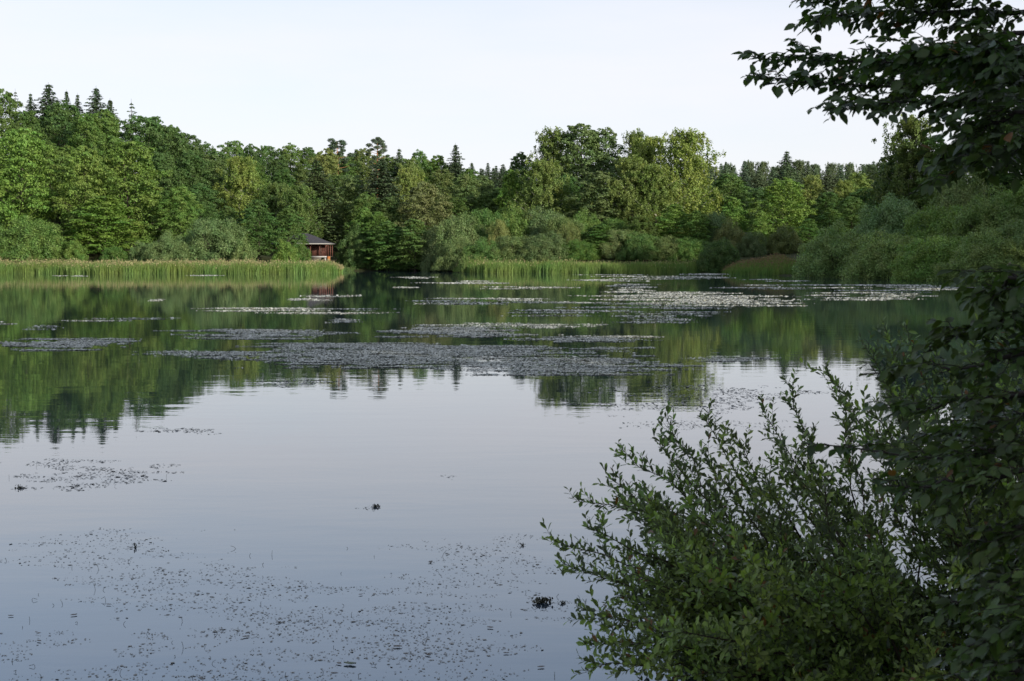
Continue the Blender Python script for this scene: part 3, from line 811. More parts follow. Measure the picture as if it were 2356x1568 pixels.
own = {(1057, 490): 'grey-green willow shrub at the left end of the centre row', (1253, 476): 'willow shrub under the rounded weeping birch, back of the centre row', (1253, 533): 'low willow mound under the rounded weeping birch, front of the centre row',
       (1178, 478): 'willow shrub under the slim pointed alder, back of the centre row', (1180, 540): 'low willow mound in front of the slim pointed alder', (1346, 488): 'willow shrub under the tallest grey-green poplar, back of the centre row', (1330, 550): 'low willow mound below the larger olive-tinted shrub',
       (1474, 533): 'low willow mound in front of the small young birch', (1420, 525): 'willow mound beside the dark layered alder of the centre row', (1410, 500): 'willow shrub behind the dark layered alder of the centre row', (1540, 545): 'low willow mound in front of the alder under the tall weeping birch',
       (1590, 545): 'willow mound beside the dark shrub overhanging the water', (1060, 545): 'willow mound behind the tiny pale bush at the reed edge', (1114, 550): 'low willow mound in front of the olive-brown willow shrub'}
for px, top, hw, D in row:
    plant('shrub', px, top, hw, D, (WIL, WIL_G, OAK, WIL)[int(px) % 4], own.get((px, top), Lb), G)
plant('shrub', 1147, 503, 32, 284, OLV, 'olive-brown willow shrub in the centre row', var=1)
plant('shrub', 1310, 510, 36, 281, OLV, 'larger olive-tinted willow shrub below the big poplar', var=0)
plant('alder', 1382, 512, 56, 281, ALD, 'dark green layered alder in the middle of the willow row', var=1)
plant('birch', 1470, 494, 39, 286, BIR_D, 'small young birch poking out of the willow row', var=2)
plant('alder', 1550, 466, 48, 289, ALD_L, 'bright alder under the tall weeping birch', var=0)
plant('alder', 1602, 480, 42, 285, ALD_L, 'bright alder right of the weeping birch foot', var=2)

# the tall centre group
plant('alder', 1173, 385, 37, 318, ALD_L, 'slim pointed alder left of the rounded weeping birch', var=1)
plant('birch', 1254, 366, 68, 312, BIR, 'rounded weeping birch lit yellow-green', var=0)
plant('tall', 1199, 347, 41, 345, OAK_D, 'dark tree at the left foot of the tall centre group', var=1)
plant('birch', 1269, 296, 60, 338, BIR_D, 'tall slender birch on the left of the big poplar', var=1)
plant('tall', 1338, 280, 76, 335, WIL_G, 'tallest grey-green poplar in the centre with sky gaps', var=0)
plant('tall', 1390, 290, 59, 337, WIL_G, 'grey-green poplar leaning against the tallest one', var=1)
plant('birch', 1464, 300, 42, 333, BIR_D, 'narrow birch top between the poplars and the broad birch', var=2)
plant('birch', 1496, 313, 65, 322, BIR, 'broad sunlit birch in the centre group', var=0)
plant('birch', 1571, 299, 73, 312, BIR, 'tallest weeping birch with trailing skirts right of the group', var=1)
plant('birch', 1455, 360, 57, 304, BIR, 'shorter sunlit birch in front of the poplars', var=2)
plant('birch', 1515, 375, 65, 302, BIR, 'drooping birch in front of the broad sunlit birch', var=0)
plant('tall', 1384, 390, 73, 306, WIL_G, 'rounded silver-grey willow tree below the poplars', var=0, name='willow_tree')
own = {1220: 'dark tree under the left side of the rounded weeping birch', 1600: 'dark tree at the right foot of the tallest weeping birch', 1150: 'dark tree behind the slim pointed alder', 1330: 'dark tree behind the tallest poplar', 1430: 'dark tree behind the shorter sunlit birch', 1540: 'dark tree behind the drooping birch', 1300: 'dark tree under the tallest poplar, right of the rounded birch'}
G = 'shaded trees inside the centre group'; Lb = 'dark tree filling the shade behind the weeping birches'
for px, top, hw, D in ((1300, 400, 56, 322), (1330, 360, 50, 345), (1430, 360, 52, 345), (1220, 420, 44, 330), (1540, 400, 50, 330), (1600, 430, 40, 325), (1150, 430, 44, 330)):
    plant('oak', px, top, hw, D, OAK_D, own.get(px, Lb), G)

# right of the centre group
plant('oak', 1676, 397, 64, 330, OAK, 'dark broad oak right of the tallest weeping birch', var=0)
plant('oak', 1802, 407, 66, 318, OAK_L, 'sunlit broad oak in the bay left of the right-hand thicket', var=1)
plant('alder', 1687, 449, 42, 302, ALD_L, 'sunlit alder in front of the dark broad oak', var=0)
plant('alder', 1750, 481, 32, 298, ALD_L, 'small pointed bright alder between sunlit alder and broad oak', var=1)
plant('shrub', 1642, 486, 48, 288, WIL_G, 'grey-brown willow at the right end of the willow row', var=1)
plant('shrub', 1680, 506, 46, 284, OLV, 'olive-grey willow above the dark water-edge shrub', var=2)
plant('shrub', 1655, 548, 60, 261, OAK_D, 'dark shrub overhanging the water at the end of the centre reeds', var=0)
plant('shrub', 1732, 531, 36, 280, WIL_G, 'small silver willow beside the dark water-edge shrub', var=1)
plant('shrub', 1807, 520, 46, 282, OLV, 'olive bush behind the red-brown reeds', var=2)
plant('oak', 1869, 400, 38, 345, YEL, 'yellow-tinted tree right of the sunlit broad oak', var=2, name='maple_tree')
plant('birch', 1935, 414, 36, 340, YEL, 'small yellow birch in the bay', var=1)
plant('oak', 1972, 394, 48, 352, (0.11, 0.14, 0.038), 'yellow-topped tree beside the thicket crest', var=3, name='maple_tree')
plant('alder', 1911, 477, 42, 305, OAK, 'alder in the shade of the bay behind the thicket', var=2)
plant('alder', 1860, 500, 36, 290, ALD, 'low alder left of the thicket foot', var=0)
own = {1740: 'dark tree between the dark broad oak and the sunlit broad oak', 1850: 'dark tree behind the sunlit broad oak', 1905: 'dark tree between the yellow-tinted tree and the small yellow birch', 1640: 'dark tree behind the left side of the dark broad oak', 1960: 'dark tree below the yellow-topped tree', 1990: 'dark tree right of the yellow-topped tree', 2040: 'dark tree behind the crest of the right thicket'}
G = 'shaded trees in the bay'; Lb = 'dark tree filling the back of the bay below the conifers'
for px, top, hw, D in ((1740, 430, 50, 345), (1850, 430, 46, 350), (1905, 440, 46, 335), (1960, 450, 46, 325), (1640, 430, 46, 350), (1990, 430, 46, 335), (2040, 420, 46, 330)):
    plant('oak', px, top, hw, D, OAK_D, own.get(px, Lb), G)

# right-hand thicket and the hill trees above it
THK = (0.125, 0.175, 0.062); THK2 = (0.115, 0.158, 0.066); THK3 = (0.118, 0.180, 0.050)
thick = [(1922, 520, 101, 216, THK, 'willow mound at the left foot of the right thicket touching water'),
         (2042, 530, 106, 202, THK, 'middle willow mound at the water edge of the right thicket'),
         (2160, 540, 110, 190, THK3, 'greener willow mound overhanging the water in the right thicket'),
         (2275, 535, 110, 180, THK, 'rightmost water-edge willow mound of the right thicket'),
         (2060, 447, 106, 222, THK2, 'big grey willow dome on the crest of the right thicket'),
         (2180, 470, 106, 208, THK3, 'green willow dome behind the middle mounds of the right thicket'),
         (2285, 440, 110, 200, THK, 'tall willow dome high on the right thicket slope'),
         (2213, 398, 84, 228, THK2, 'willow dome near the top of the right thicket under hill trees'),
         (2380, 500, 108, 182, THK, 'willow mound at the frame edge of the right thicket'),
         (2400, 400, 120, 205, THK3, 'upper willow mound at the frame edge of the right thicket')]
for px, top, hw, D, c, lb in thick:
    plant('shrub', px, top, hw, D, c, lb)
plant('birch', 2092, 268, 78, 252, BIR_D, 'dark thin-crowned birch leaning out of the right hill', var=2)
plant('oak', 2150, 308, 62, 250, OAK, 'green oak beside the leaning birch on the right hill', var=0)
plant('oak', 2060, 365, 56, 255, OAK_D, 'shaded oak under the leaning birch', var=1)
plant('oak', 2250, 285, 76, 245, OAK_D, 'dark oak behind the overhanging branches on the right hill', var=2)
plant('oak', 2345, 250, 80, 235, OAK_D, 'dark hill oak seen through the overhanging branches', var=3)
plant('tall', 2180, 345, 63, 238, OAK, 'shaded poplar on the right hill above the grey dome', var=1)

# woods on the right hill and the near bank, beyond the frame, that shade the bay and the foreground
G = 'oaks on the right hill'; Lb = 'oak on the right hill beyond the thicket'
for (x, y, Ht, R) in ((75, 150, 20, 7), (82, 168, 22, 8), (74, 130, 20, 7), (84, 182, 22, 8), (96, 122, 22, 8), (72, 116, 19, 7), (84, 205, 23, 8), (92, 185, 24, 8), (96, 225, 24, 8), (104, 205, 24, 8), (80, 232, 20, 8), (98, 165, 22, 8), (90, 140, 22, 8), (110, 250, 22, 9), (72, 258, 18, 7), (110, 180, 23, 9), (84, 118, 20, 8), (64, 100, 18, 7)):
    plant('oak', 0, 0, 0, 0, OAK_D, Lb, G, xyz=(x, y), dims=(Ht, R))
G = 'oaks on the near bank'; Lb = 'oak on the near bank behind the overhanging beech'
for (x, y, Ht, R) in ((16, 1, 14, 5), (13, -7, 15, 6), (22, -8, 19, 7), (24, 8, 17, 6), (32, -2, 20, 8), (20, 22, 15, 6), (36, 16, 18, 7), (44, 34, 18, 7), (34, -18, 20, 8), (40, 54, 18, 7)):
    plant('oak', 0, 0, 0, 0, OAK_D, Lb, G, xyz=(x, y), dims=(Ht, R))

# ------------------------------------------------------------------ reeds and bank herbs
def reed_bed(name, label, line, depth, n, h, plume, mats, wid=0.045, hvar=0.3, lean=0.2, front=1.0, seed=5, edge_up=None):
    """line: polyline of the bed's water-side edge; depth runs away from the water"""
    r = np.random.default_rng(seed)
    line = np.array(line, float)
    seg = np.linalg.norm(np.diff(line, axis=0), axis=1); cum = np.concatenate([[0], np.cumsum(seg)])
    s = r.uniform(0, cum[-1], n)
    k = np.clip(np.searchsorted(cum, s) - 1, 0, len(seg) - 1)
    f = ((s - cum[k]) / seg[k])[:, None]
    p = line[k] * (1 - f) + line[k + 1] * f
    dv = unit(line[k + 1] - line[k]); nrm = np.tile((0.0, 1.0), (n, 1))
    q = r.uniform(0, 1, n) ** front * depth
    jag = 2.2 * vnoise(s / 3.0, s * 0 + seed, 4) + 0.9 * vnoise(s / 0.8, s * 0, 9) - 1.2 * (r.uniform(size=n) < .03)
    p = p + nrm * (q + jag)[:, None]
    zb = np.maximum(ground(p[:, 0], p[:, 1]), -0.1)
    hh = h * (1 + hvar * r.normal(size=n) * 0.6) * (0.72 + 0.28 * np.clip(q / 1.5, 0, 1)) * (0.72 + 0.3 * vnoise(p[:, 0] / 4, p[:, 1] / 4, 8) + 0.28 * vnoise(p[:, 0] / 1.1, p[:, 1] / 1.1, 18))
    if edge_up is not None:
        hh *= np.interp(s / cum[-1], *edge_up)
    az = r.uniform(0, 2 * PI, n)
    ld = np.stack([np.cos(az) + 0.4, np.sin(az), 0 * az], 1) * (lean * hh * np.abs(r.normal(size=n)))[:, None]
    base = np.stack([p[:, 0], p[:, 1], zb], 1)
    mid = base + ld * 0.3 + np.stack([0 * hh, 0 * hh, hh * 0.55], 1)
    tip = base + ld + np.stack([0 * hh, 0 * hh, hh * 0.97], 1)
    fa = r.uniform(-0.9, 0.9, n)
    wv_ = np.stack([np.cos(fa), np.sin(fa), 0 * fa], 1) * (wid * r.uniform(0.6, 1.5, n))[:, None]
    A = Acc()
    V = np.stack([base - wv_ * .5, base + wv_ * .5, mid + wv_ * .5, mid - wv_ * .5, tip + wv_ * .12, tip - wv_ * .12], 1).reshape(-1, 3)
    b = np.arange(n) * 6
    A.add(V, np.concatenate([np.stack([b, b + 1, b + 2, b + 3], 1), np.stack([b + 3, b + 2, b + 4, b + 5], 1)]), 0)
    pl = r.uniform(size=n) < plume * np.clip(0.05 + (q / depth) ** 1.3 * 1.1, 0, 1)
    T = tip[pl]; m_ = len(T)
    d = unit(ld[pl] + np.array((0, 0, 0.5)))
    L_ = r.uniform(0.22, 0.45, m_) * h / 2.2
    fa = r.uniform(-1, 1, m_)
    w2 = np.stack([np.cos(fa), np.sin(fa), 0 * fa], 1) * r.uniform(0.04, 0.1, m_)[:, None]
    A.add(*quads(T + d * (L_ * .3)[:, None], d * (L_ / 2)[:, None], w2), 1)
    return tag(link(name, A.mesh(name, mats)), label, 'reeds', kind='stuff')

def wl(pts): return [on_water(*p) for p in pts]
RG = [M['reed_green'], M['reed_tan']]
reed_bed('reed_bed', 'sunlit green reeds with tan plumes along the left shore', wl([(775, 627), (700, 629), (560, 629.5), (420, 629), (250, 630), (100, 629), (-60, 629)])[::-1], 9.0, 40000, 1.75, 0.8, RG, edge_up=([0, .93, .97, 1], [1, 1, .8, .5]), seed=5, front=1.2)
reed_bed('reed_bed', 'shaded green reeds along the centre shore below the willow row', wl([(1640, 628), (1560, 628.5), (1400, 628.5), (1250, 628), (1120, 627.5), (1040, 626)])[::-1], 7.0, 24000, 1.75, 0.15, RG, edge_up=([0, .08, .93, 1], [.5, 1, 1, .55]), seed=6)
reed_bed('reed_bed', 'red-brown topped reeds between dark shrub and right thicket', wl([(1860, 635), (1780, 633), (1690, 631)])[::-1], 24.0, 18000, 1.3, 0.5, [M['reed_green'], M['reed_red']], edge_up=([0, .15, 1], [.6, 1, 1.1]), seed=7)
reed_bed('bank_herbs', 'low dark herbs and grass on the shaded bank right of the hut', wl([(1060, 624), (960, 623), (860, 622.5), (770, 622.5)])[::-1], 14.0, 16000, 1.0, 0.10, [M['herb'], M['reed_tan']], wid=0.12, lean=0.3, seed=8)
reed_bed('bank_herbs', 'low herbs on the point between the left reeds and the hut', [(-41, 266), (-38, 270), (-35, 288), (-33, 296)], 4.0, 5000, .6, 0.1, [M['herb'], M['reed_tan']], wid=0.12, lean=0.3, seed=12)
reed_bed('bank_grass', 'tall dry grass behind the left reeds', [on_water(p, 616) for p in (-60, 200, 450, 730)], 6.0, 9000, 1.5, 0.6, [M['herb'], M['reed_tan']], wid=0.07, lean=0.2, seed=9)

# ------------------------------------------------------------------ floating pondweed
def mats_of(name, label, lst, mat, seed, kind='stuff', zmax=.02, tilt=.2, boost=1.0, thr=.34):
    r = np.random.default_rng(seed)
    Cs, Ls = [], []
    for (x0, x1, y0, y1, dens, size) in lst:
        a = on_water((x0 + x1) / 2, y1); b = on_water((x0 + x1) / 2, y0)
        yc, ry = (a[1] + b[1]) / 2, abs(b[1] - a[1]) / 2
        cx = on_water((x0 + x1) / 2, (y0 + y1) / 2)[0]; rx = (x1 - x0) / 2 / FPX * yc
        n = int(boost * dens * 4 * rx * ry / (size * size * 0.5))
        n = min(n, 60000)
        u = r.uniform(-1, 1, n); v = r.uniform(-1, 1, n)
        X = cx + u * rx; Y = yc + v * ry
        X = X + (Y - yc) * cx / yc
        ue = u * (1 + 0.9 * (vnoise(Y / (.07 * ry + .05), Y * 0 + seed, 5) - .3)) + .6 * (vnoise(Y / (.09 * ry + .05), Y * 0 + seed + 7, 6) - .5)
        rad = np.sqrt(ue * ue + v * v)
        nz = 0.5 * vnoise(X / (0.22 * rx + .3), Y / (0.13 * ry + .2), seed) + 0.35 * vnoise(X / (0.07 * rx + .12), Y / (0.05 * ry + .1), seed + 1) + 0.15 * vnoise(X / .3, Y / .3, seed + 2)
        keep = nz > thr + 0.34 * np.clip(rad, 0, 1.3) ** 2
        Cs.append(np.stack([X[keep], Y[keep], r.uniform(0.002, zmax, keep.sum())], 1)); Ls.append(size * np.clip(np.exp(r.normal(size=keep.sum()) * .4), .4, 2.6))
    P = np.concatenate(Cs); Lf = np.concatenate(Ls)
    Nn = np.tile((0., 0., 1.), (len(P), 1)) + r.normal(size=P.shape) * np.array((tilt, tilt, 0))
    P[:, 2] += Lf * 0.2 * tilt
    V, F = leaf_faces(P, Nn, Lf, Lf * r.uniform(0.25, 0.75, len(P)), r)
    o = link(name, mk(name, V, F, [mat]))
    return tag(o, label, 'pondweed', kind=kind)

mid = [(-20, 330, 777, 809, .9, 0.062), (300, 610, 808, 827, .7, 0.062), (390, 830, 757, 781, .8, 0.068), (480, 1120, 788, 850, 1.0, 0.062), (620, 1520, 794, 823, .8, 0.062),
       (980, 1620, 822, 866, .7, 0.056), (870, 1230, 751, 776, 1.0, 0.074), (1160, 1520, 768, 791, .6, 0.068), (930, 1400, 742, 756, .4, 0.074), (1560, 1800, 822, 834, .4, 0.062)]
far = [(1180, 1690, 688, 727, .9, 0.12), (1290, 1720, 671, 691, .7, 0.14), (950, 1310, 685, 701, .6, 0.14), (470, 940, 706, 723, .7, 0.11), (160, 430, 729, 739, .7, 0.10), (50, 160, 747, 758, .5, 0.09),
       (-20, 60, 738, 746, .5, 0.09), (630, 830, 678, 691, .5, 0.14), (940, 1160, 645, 653, .8, 0.19), (1090, 1350, 658, 667, .7, 0.17), (1320, 1660, 626, 647, .35, 0.22), (1380, 1520, 653, 673, .6, 0.16),
       (1630, 1910, 654, 666, .7, 0.17), (1850, 2270, 653, 669, .8, 0.17), (1830, 2170, 671, 690, .8, 0.15), (1550, 1840, 679, 699, .7, 0.14), (1380, 1650, 727, 744, .7, 0.10), (1640, 1870, 689, 706, .6, 0.12),
       (710, 830, 733, 743, .6, 0.10), (330, 415, 687, 693, .5, 0.12), (870, 970, 659, 664, .6, 0.16), (880, 1030, 636, 641, .5, 0.19), (1700, 1860, 640, 648, .5, 0.19), (120, 240, 631, 636, .4, 0.19), (430, 520, 632, 637, .4, 0.19)]
fle = [(1290, 1950, 880, 960, .20, .055), (1430, 1950, 955, 1002, .10, .05), (310, 580, 983, 1003, .25, .05), (-20, 430, 1056, 1132, .22, .042), (510, 780, 870, 894, .3, .06),
       (560, 620, 1015, 1030, .2, .04), (1000, 1060, 1093, 1106, .2, .03), (810, 900, 1162, 1182, .2, .03)]
def streaks(lst, seed, per):
    """break each far mat into long thin drifts"""
    r = np.random.default_rng(seed); out = []
    for (x0, x1, y0, y1, dens, size) in lst:
        k = max(int((y1 - y0) / per), 1)
        for q in range(k):
            w = (x1 - x0) * r.uniform(.35, .85); a = r.uniform(x0 - .1 * (x1 - x0), x1 - w + .1 * (x1 - x0))
            yc = y0 + (q + r.uniform(.2, .8)) * (y1 - y0) / k; th = r.uniform(.28, .6) * per
            out.append((a, a + w, yc - th / 2, yc + th / 2, dens * 1.5, size))
    return out
far = streaks(far, 61, 3.2) + streaks(far, 63, 5.0)
mid = [(a, b, c, d, .45 * e, f) for a, b, c, d, e, f in mid] + streaks(mid, 62, 6.0) + streaks(mid, 64, 8.0)
mats_of('pondweed', 'broad mats of floating pondweed leaves across the mid lake', mid, M['pad'], 31, boost=2.4, thr=.37)
mats_of('pondweed', 'thin far streaks of floating pondweed toward the far shore', far, M['pad'], 37)
mats_of('pondweed', 'sparse dark pondweed flecks on the bright sky reflection', fle, M['fleck'], 41, zmax=.006, tilt=.12)
near = [(-60, 560, 1215, 1330, .10, .026), (-80, 900, 1290, 1480, .12, .024), (850, 1330, 1220, 1420, .10, .024), (300, 1330, 1330, 1600, .13, .022), (-100, 700, 1420, 1640, .12, .022), (700, 1290, 1440, 1640, .10, .022)]
mats_of('leaf_litter', 'fine leaf litter scattered on the near water', near, M['fleck'], 43, zmax=.003, tilt=.07, boost=.62)

# upright weed stalks poking out of the near water
r = np.random.default_rng(51); A = Acc()
for k in range(80):
    px, py = r.uniform(-40, 1300), r.uniform(1260, 1568)
    if k % 9 == 0: px, py = r.uniform(0, 400), r.uniform(1060, 1130)
    w = on_water(px, py); hgt = r.uniform(0.012, 0.03 + .04 * r.uniform() ** 2); ln = r.normal(size=2) * hgt * 0.5
    pts = [(w[0], w[1], -.01), (w[0] + ln[0] * .4, w[1] + ln[1] * .4, hgt * .6), (w[0] + ln[0], w[1] + ln[1], hgt)]
    if r.uniform() < 0.3: pts.append((w[0] + ln[0] * 1.6 + r.normal() * .03, w[1] + ln[1], hgt * 0.5))
    A.add(*tube(pts, np.full(len(pts), 0.0022), 3))
tag(link('weed_stalks', A.mesh('weed_stalks', [M['wetweed']])), 'thin weed stalks poking out of the near water', 'weed', kind='stuff')

# single floating leaves and clumps
def curled_leaf(Lf, Wd, curl, r):
    n, mcol = 7, 5
    V = []
    for i in range(n):
        s = i / (n - 1)
        w = Wd * math.sin(PI * min(max(s, .04), .96)) ** 0.7
        for j in range(mcol):
            c = (j / (mcol - 1) - .5) * 2
            V.append((s * Lf - Lf / 2, c * w / 2, 0.004 + curl * Lf * (abs(c) ** 2 * .22 + (s - .5) ** 2 * .5) + r.normal() * Lf * .012))
    F = [(i * mcol + j, i * mcol + j + 1, (i + 1) * mcol + j + 1, (i + 1) * mcol + j) for i in range(n - 1) for j in range(mcol - 1)]
    return np.array(V), np.array(F)
def floating_leaf(px, py, Lf, mat, label, group=None, curl=.5):
    r = np.random.default_rng(int(px * 7 + py))
    w = on_water(px, py)
    V, F = curled_leaf(Lf, Lf * .5, curl, r)
    o = link('floating_leaf', mk('floating_leaf', V, F, [mat], smooth=True), None, (w[0], w[1], .003)); o.rotation_euler = (0, 0, r.normal() * .6)
    md = o.modifiers.new('thickness', 'SOLIDIFY'); md.thickness = 0.0015
    return tag(o, label, 'leaf', group)
floating_leaf(805, 1531, .105, M['greenleaf'], 'pale green curled leaf floating on the near water', curl=.35)
for px, py, Lf in ((565, 1468, .055), (915, 1491, .075), (1128, 1447, .06), (1165, 1506, .05), (90, 1478, .05), (170, 1418, .06), (250, 1394, .05), (1245, 1538, .06), (990, 1297, .05), (830, 1371, .045), (25, 1420, .05), (640, 1435, .05), (985, 1510, .06), (780, 1530, .05)):
    floating_leaf(px, py, Lf, M['deadleaf'], 'small brown dead leaf curled up on the near water', 'dead leaves floating on the near water', .3)
def weed_clump(name, px, py, size, label, n=40, hgt=.6):
    r = np.random.default_rng(int(px)); w = on_water(px, py)
    o = empty(name, (w[0], w[1], 0)); tag(o, label, 'weed')
    A = Acc()
    for k in range(n // 3):
        a = r.uniform(0, 6.28); d = size * r.uniform(.3, 1)
        pts = [(r.normal() * size * .3, r.normal() * size * .2, -.01), (math.cos(a) * d * .6, math.sin(a) * d * .3, size * hgt * r.uniform(.3, 1)), (math.cos(a) * d, math.sin(a) * d * .5, size * hgt * r.uniform(-.05, .5))]
        A.add(*tube(pts, [.004, .004, .002], 4))
    link('stalks', A.mesh('stalks', [M['wetweed']]), o)
    P = np.stack([r.normal(size=n) * size * .45, r.normal(size=n) * size * .25, np.abs(r.normal(size=n)) * size * hgt * .4], 1)
    V, F = leaf_faces(P, r.normal(size=(n, 3)) + np.array((0, -.3, .6)), np.full(n, size * .38), np.full(n, size * .22), r)
    link('leaves', mk('leaves', V, F, [M['wetweed']]), o)
    return o
weed_clump('weed_clump', 1247, 1389, .11, 'dark tangled weed clump floating beside the willow tips', 60)
weed_clump('weed_clump', 1295, 1390, .05, 'small weed tuft floating between the weed clump and the willow', 16)
weed_clump('weed_clump', 866, 1168, .07, 'lone dark weed clump on the open sky reflection', 30)
weed_clump('weed_clump', 311, 1262, .045, 'small upright weed tuft at the back of the leaf litter', 16, 1.4)
weed_clump('weed_clump', 48, 1125, .10, 'flat dark weed clump by the left frame edge', 26, .4)
weed_clump('weed_clump', 1201, 1257, .045, 'small paired weed tuft near the lowest willow tip', 14, .9)

# ------------------------------------------------------------------ foreground willow and beech
# leaf template: folded blade along +X, normal +Z, unit length
def leaf_template(shape, fold=0.16, arch=0.10):
    V = [(0, 0, 0)]
    for s, w in shape:
        zc = -arch * (s - .45) ** 2 * 2
        V += [(s, w, zc + fold * w), (s, 0, zc - 0.02), (s, -w, zc + fold * w)]
    V.append((1, 0, -arch * .6))
    n = len(shape); F = [(0, 2, 1), (0, 3, 2)]
    for i in range(n - 1):
        a = 1 + 3 * i; b = a + 3
        F += [(a, a + 1, b + 1), (a, b + 1, b), (a + 1, a + 2, b + 2), (a + 1, b + 2, b + 1)]
    a = 1 + 3 * (n - 1); tpi = len(V) - 1
    F += [(a, a + 1, tpi), (a + 1, a + 2, tpi)]
    return np.array(V, float), np.array(F)
T_WIL = leaf_template([(.3, .15), (.68, .21)])
T_BEE = leaf_template([(.18, .2), (.45, .29), (.78, .17)], fold=.18, arch=.15)

def leaf_frames(P, D, Nr, L_):
    D = unit(D); Nr = unit(Nr - D * np.sum(Nr * D, axis=1, keepdims=True)); S = np.cross(Nr, D)
    return P, D, S, Nr, L_
def leaves_mesh(name, tmpl, P, D, S, Nr, L_, mat):
    TV, TF = tmpl
    V = P[:, None] + L_[:, None, None] * (TV[None, :, :1] * D[:, None] + TV[None, :, 1:2] * S[:, None] + TV[None, :, 2:] * Nr[:, None])
    n = len(P)
    F = (TF[None] + (np.arange(n) * len(TV))[:, None, None]).reshape(-1, 3)
    return mk(name, V.reshape(-1, 3), F, [mat], smooth=True)

def leafy(root, tmpl, mat, P, D, Nr, L_, nparts=300):
    """the leaves that show largest become parts, the rest one joined part"""
    P, D, S, Nr, L_ = leaf_frames(P, D, Nr, L_)
    px, py, dep = project(P)
    vis = (px > 5) & (px < W0 - 5) & (py > 5) & (py < H0 - 5) & (dep > 0.5)
    score = np.where(vis, L_ / dep * (0.35 + np.abs(Nr[:, 1]) + 0.3 * np.abs(S[:, 0])), -1)
    pick = np.argsort(-score)[:nparts]
    pick = pick[score[pick] > 0]
    one = mk('leaf', tmpl[0], tmpl[1], [mat], smooth=True)
    for i in pick:
        o = link('leaf', one, root)
        o.matrix_local = Matrix(((*(D[i] * L_[i]),), (*(S[i] * L_[i]),), (*(Nr[i] * L_[i]),))).transposed().to_4x4()
        o.location = P[i]
    rest = np.ones(len(P), bool); rest[pick] = False
    f = link('foliage', leaves_mesh('foliage', tmpl, P[rest], D[rest], S[rest], Nr[rest], L_[rest], mat), root)
    f['kind'] = 'stuff'

def curve(p0, p1, bow, n=9, wob=0.03, r=rng):
    s = np.linspace(0, 1, n)[:, None]
    P = p0 + (p1 - p0) * s + np.asarray(bow) * (4 * s * (1 - s))
    P[1:-1] += r.normal(size=(n - 2, 3)) * wob
    return P
def along(P, f):
    x = f * (len(P) - 1); i = min(int(x), len(P) - 2); q = x - i
    return P[i] * (1 - q) + P[i + 1] * q, unit(P[i + 1] - P[i])

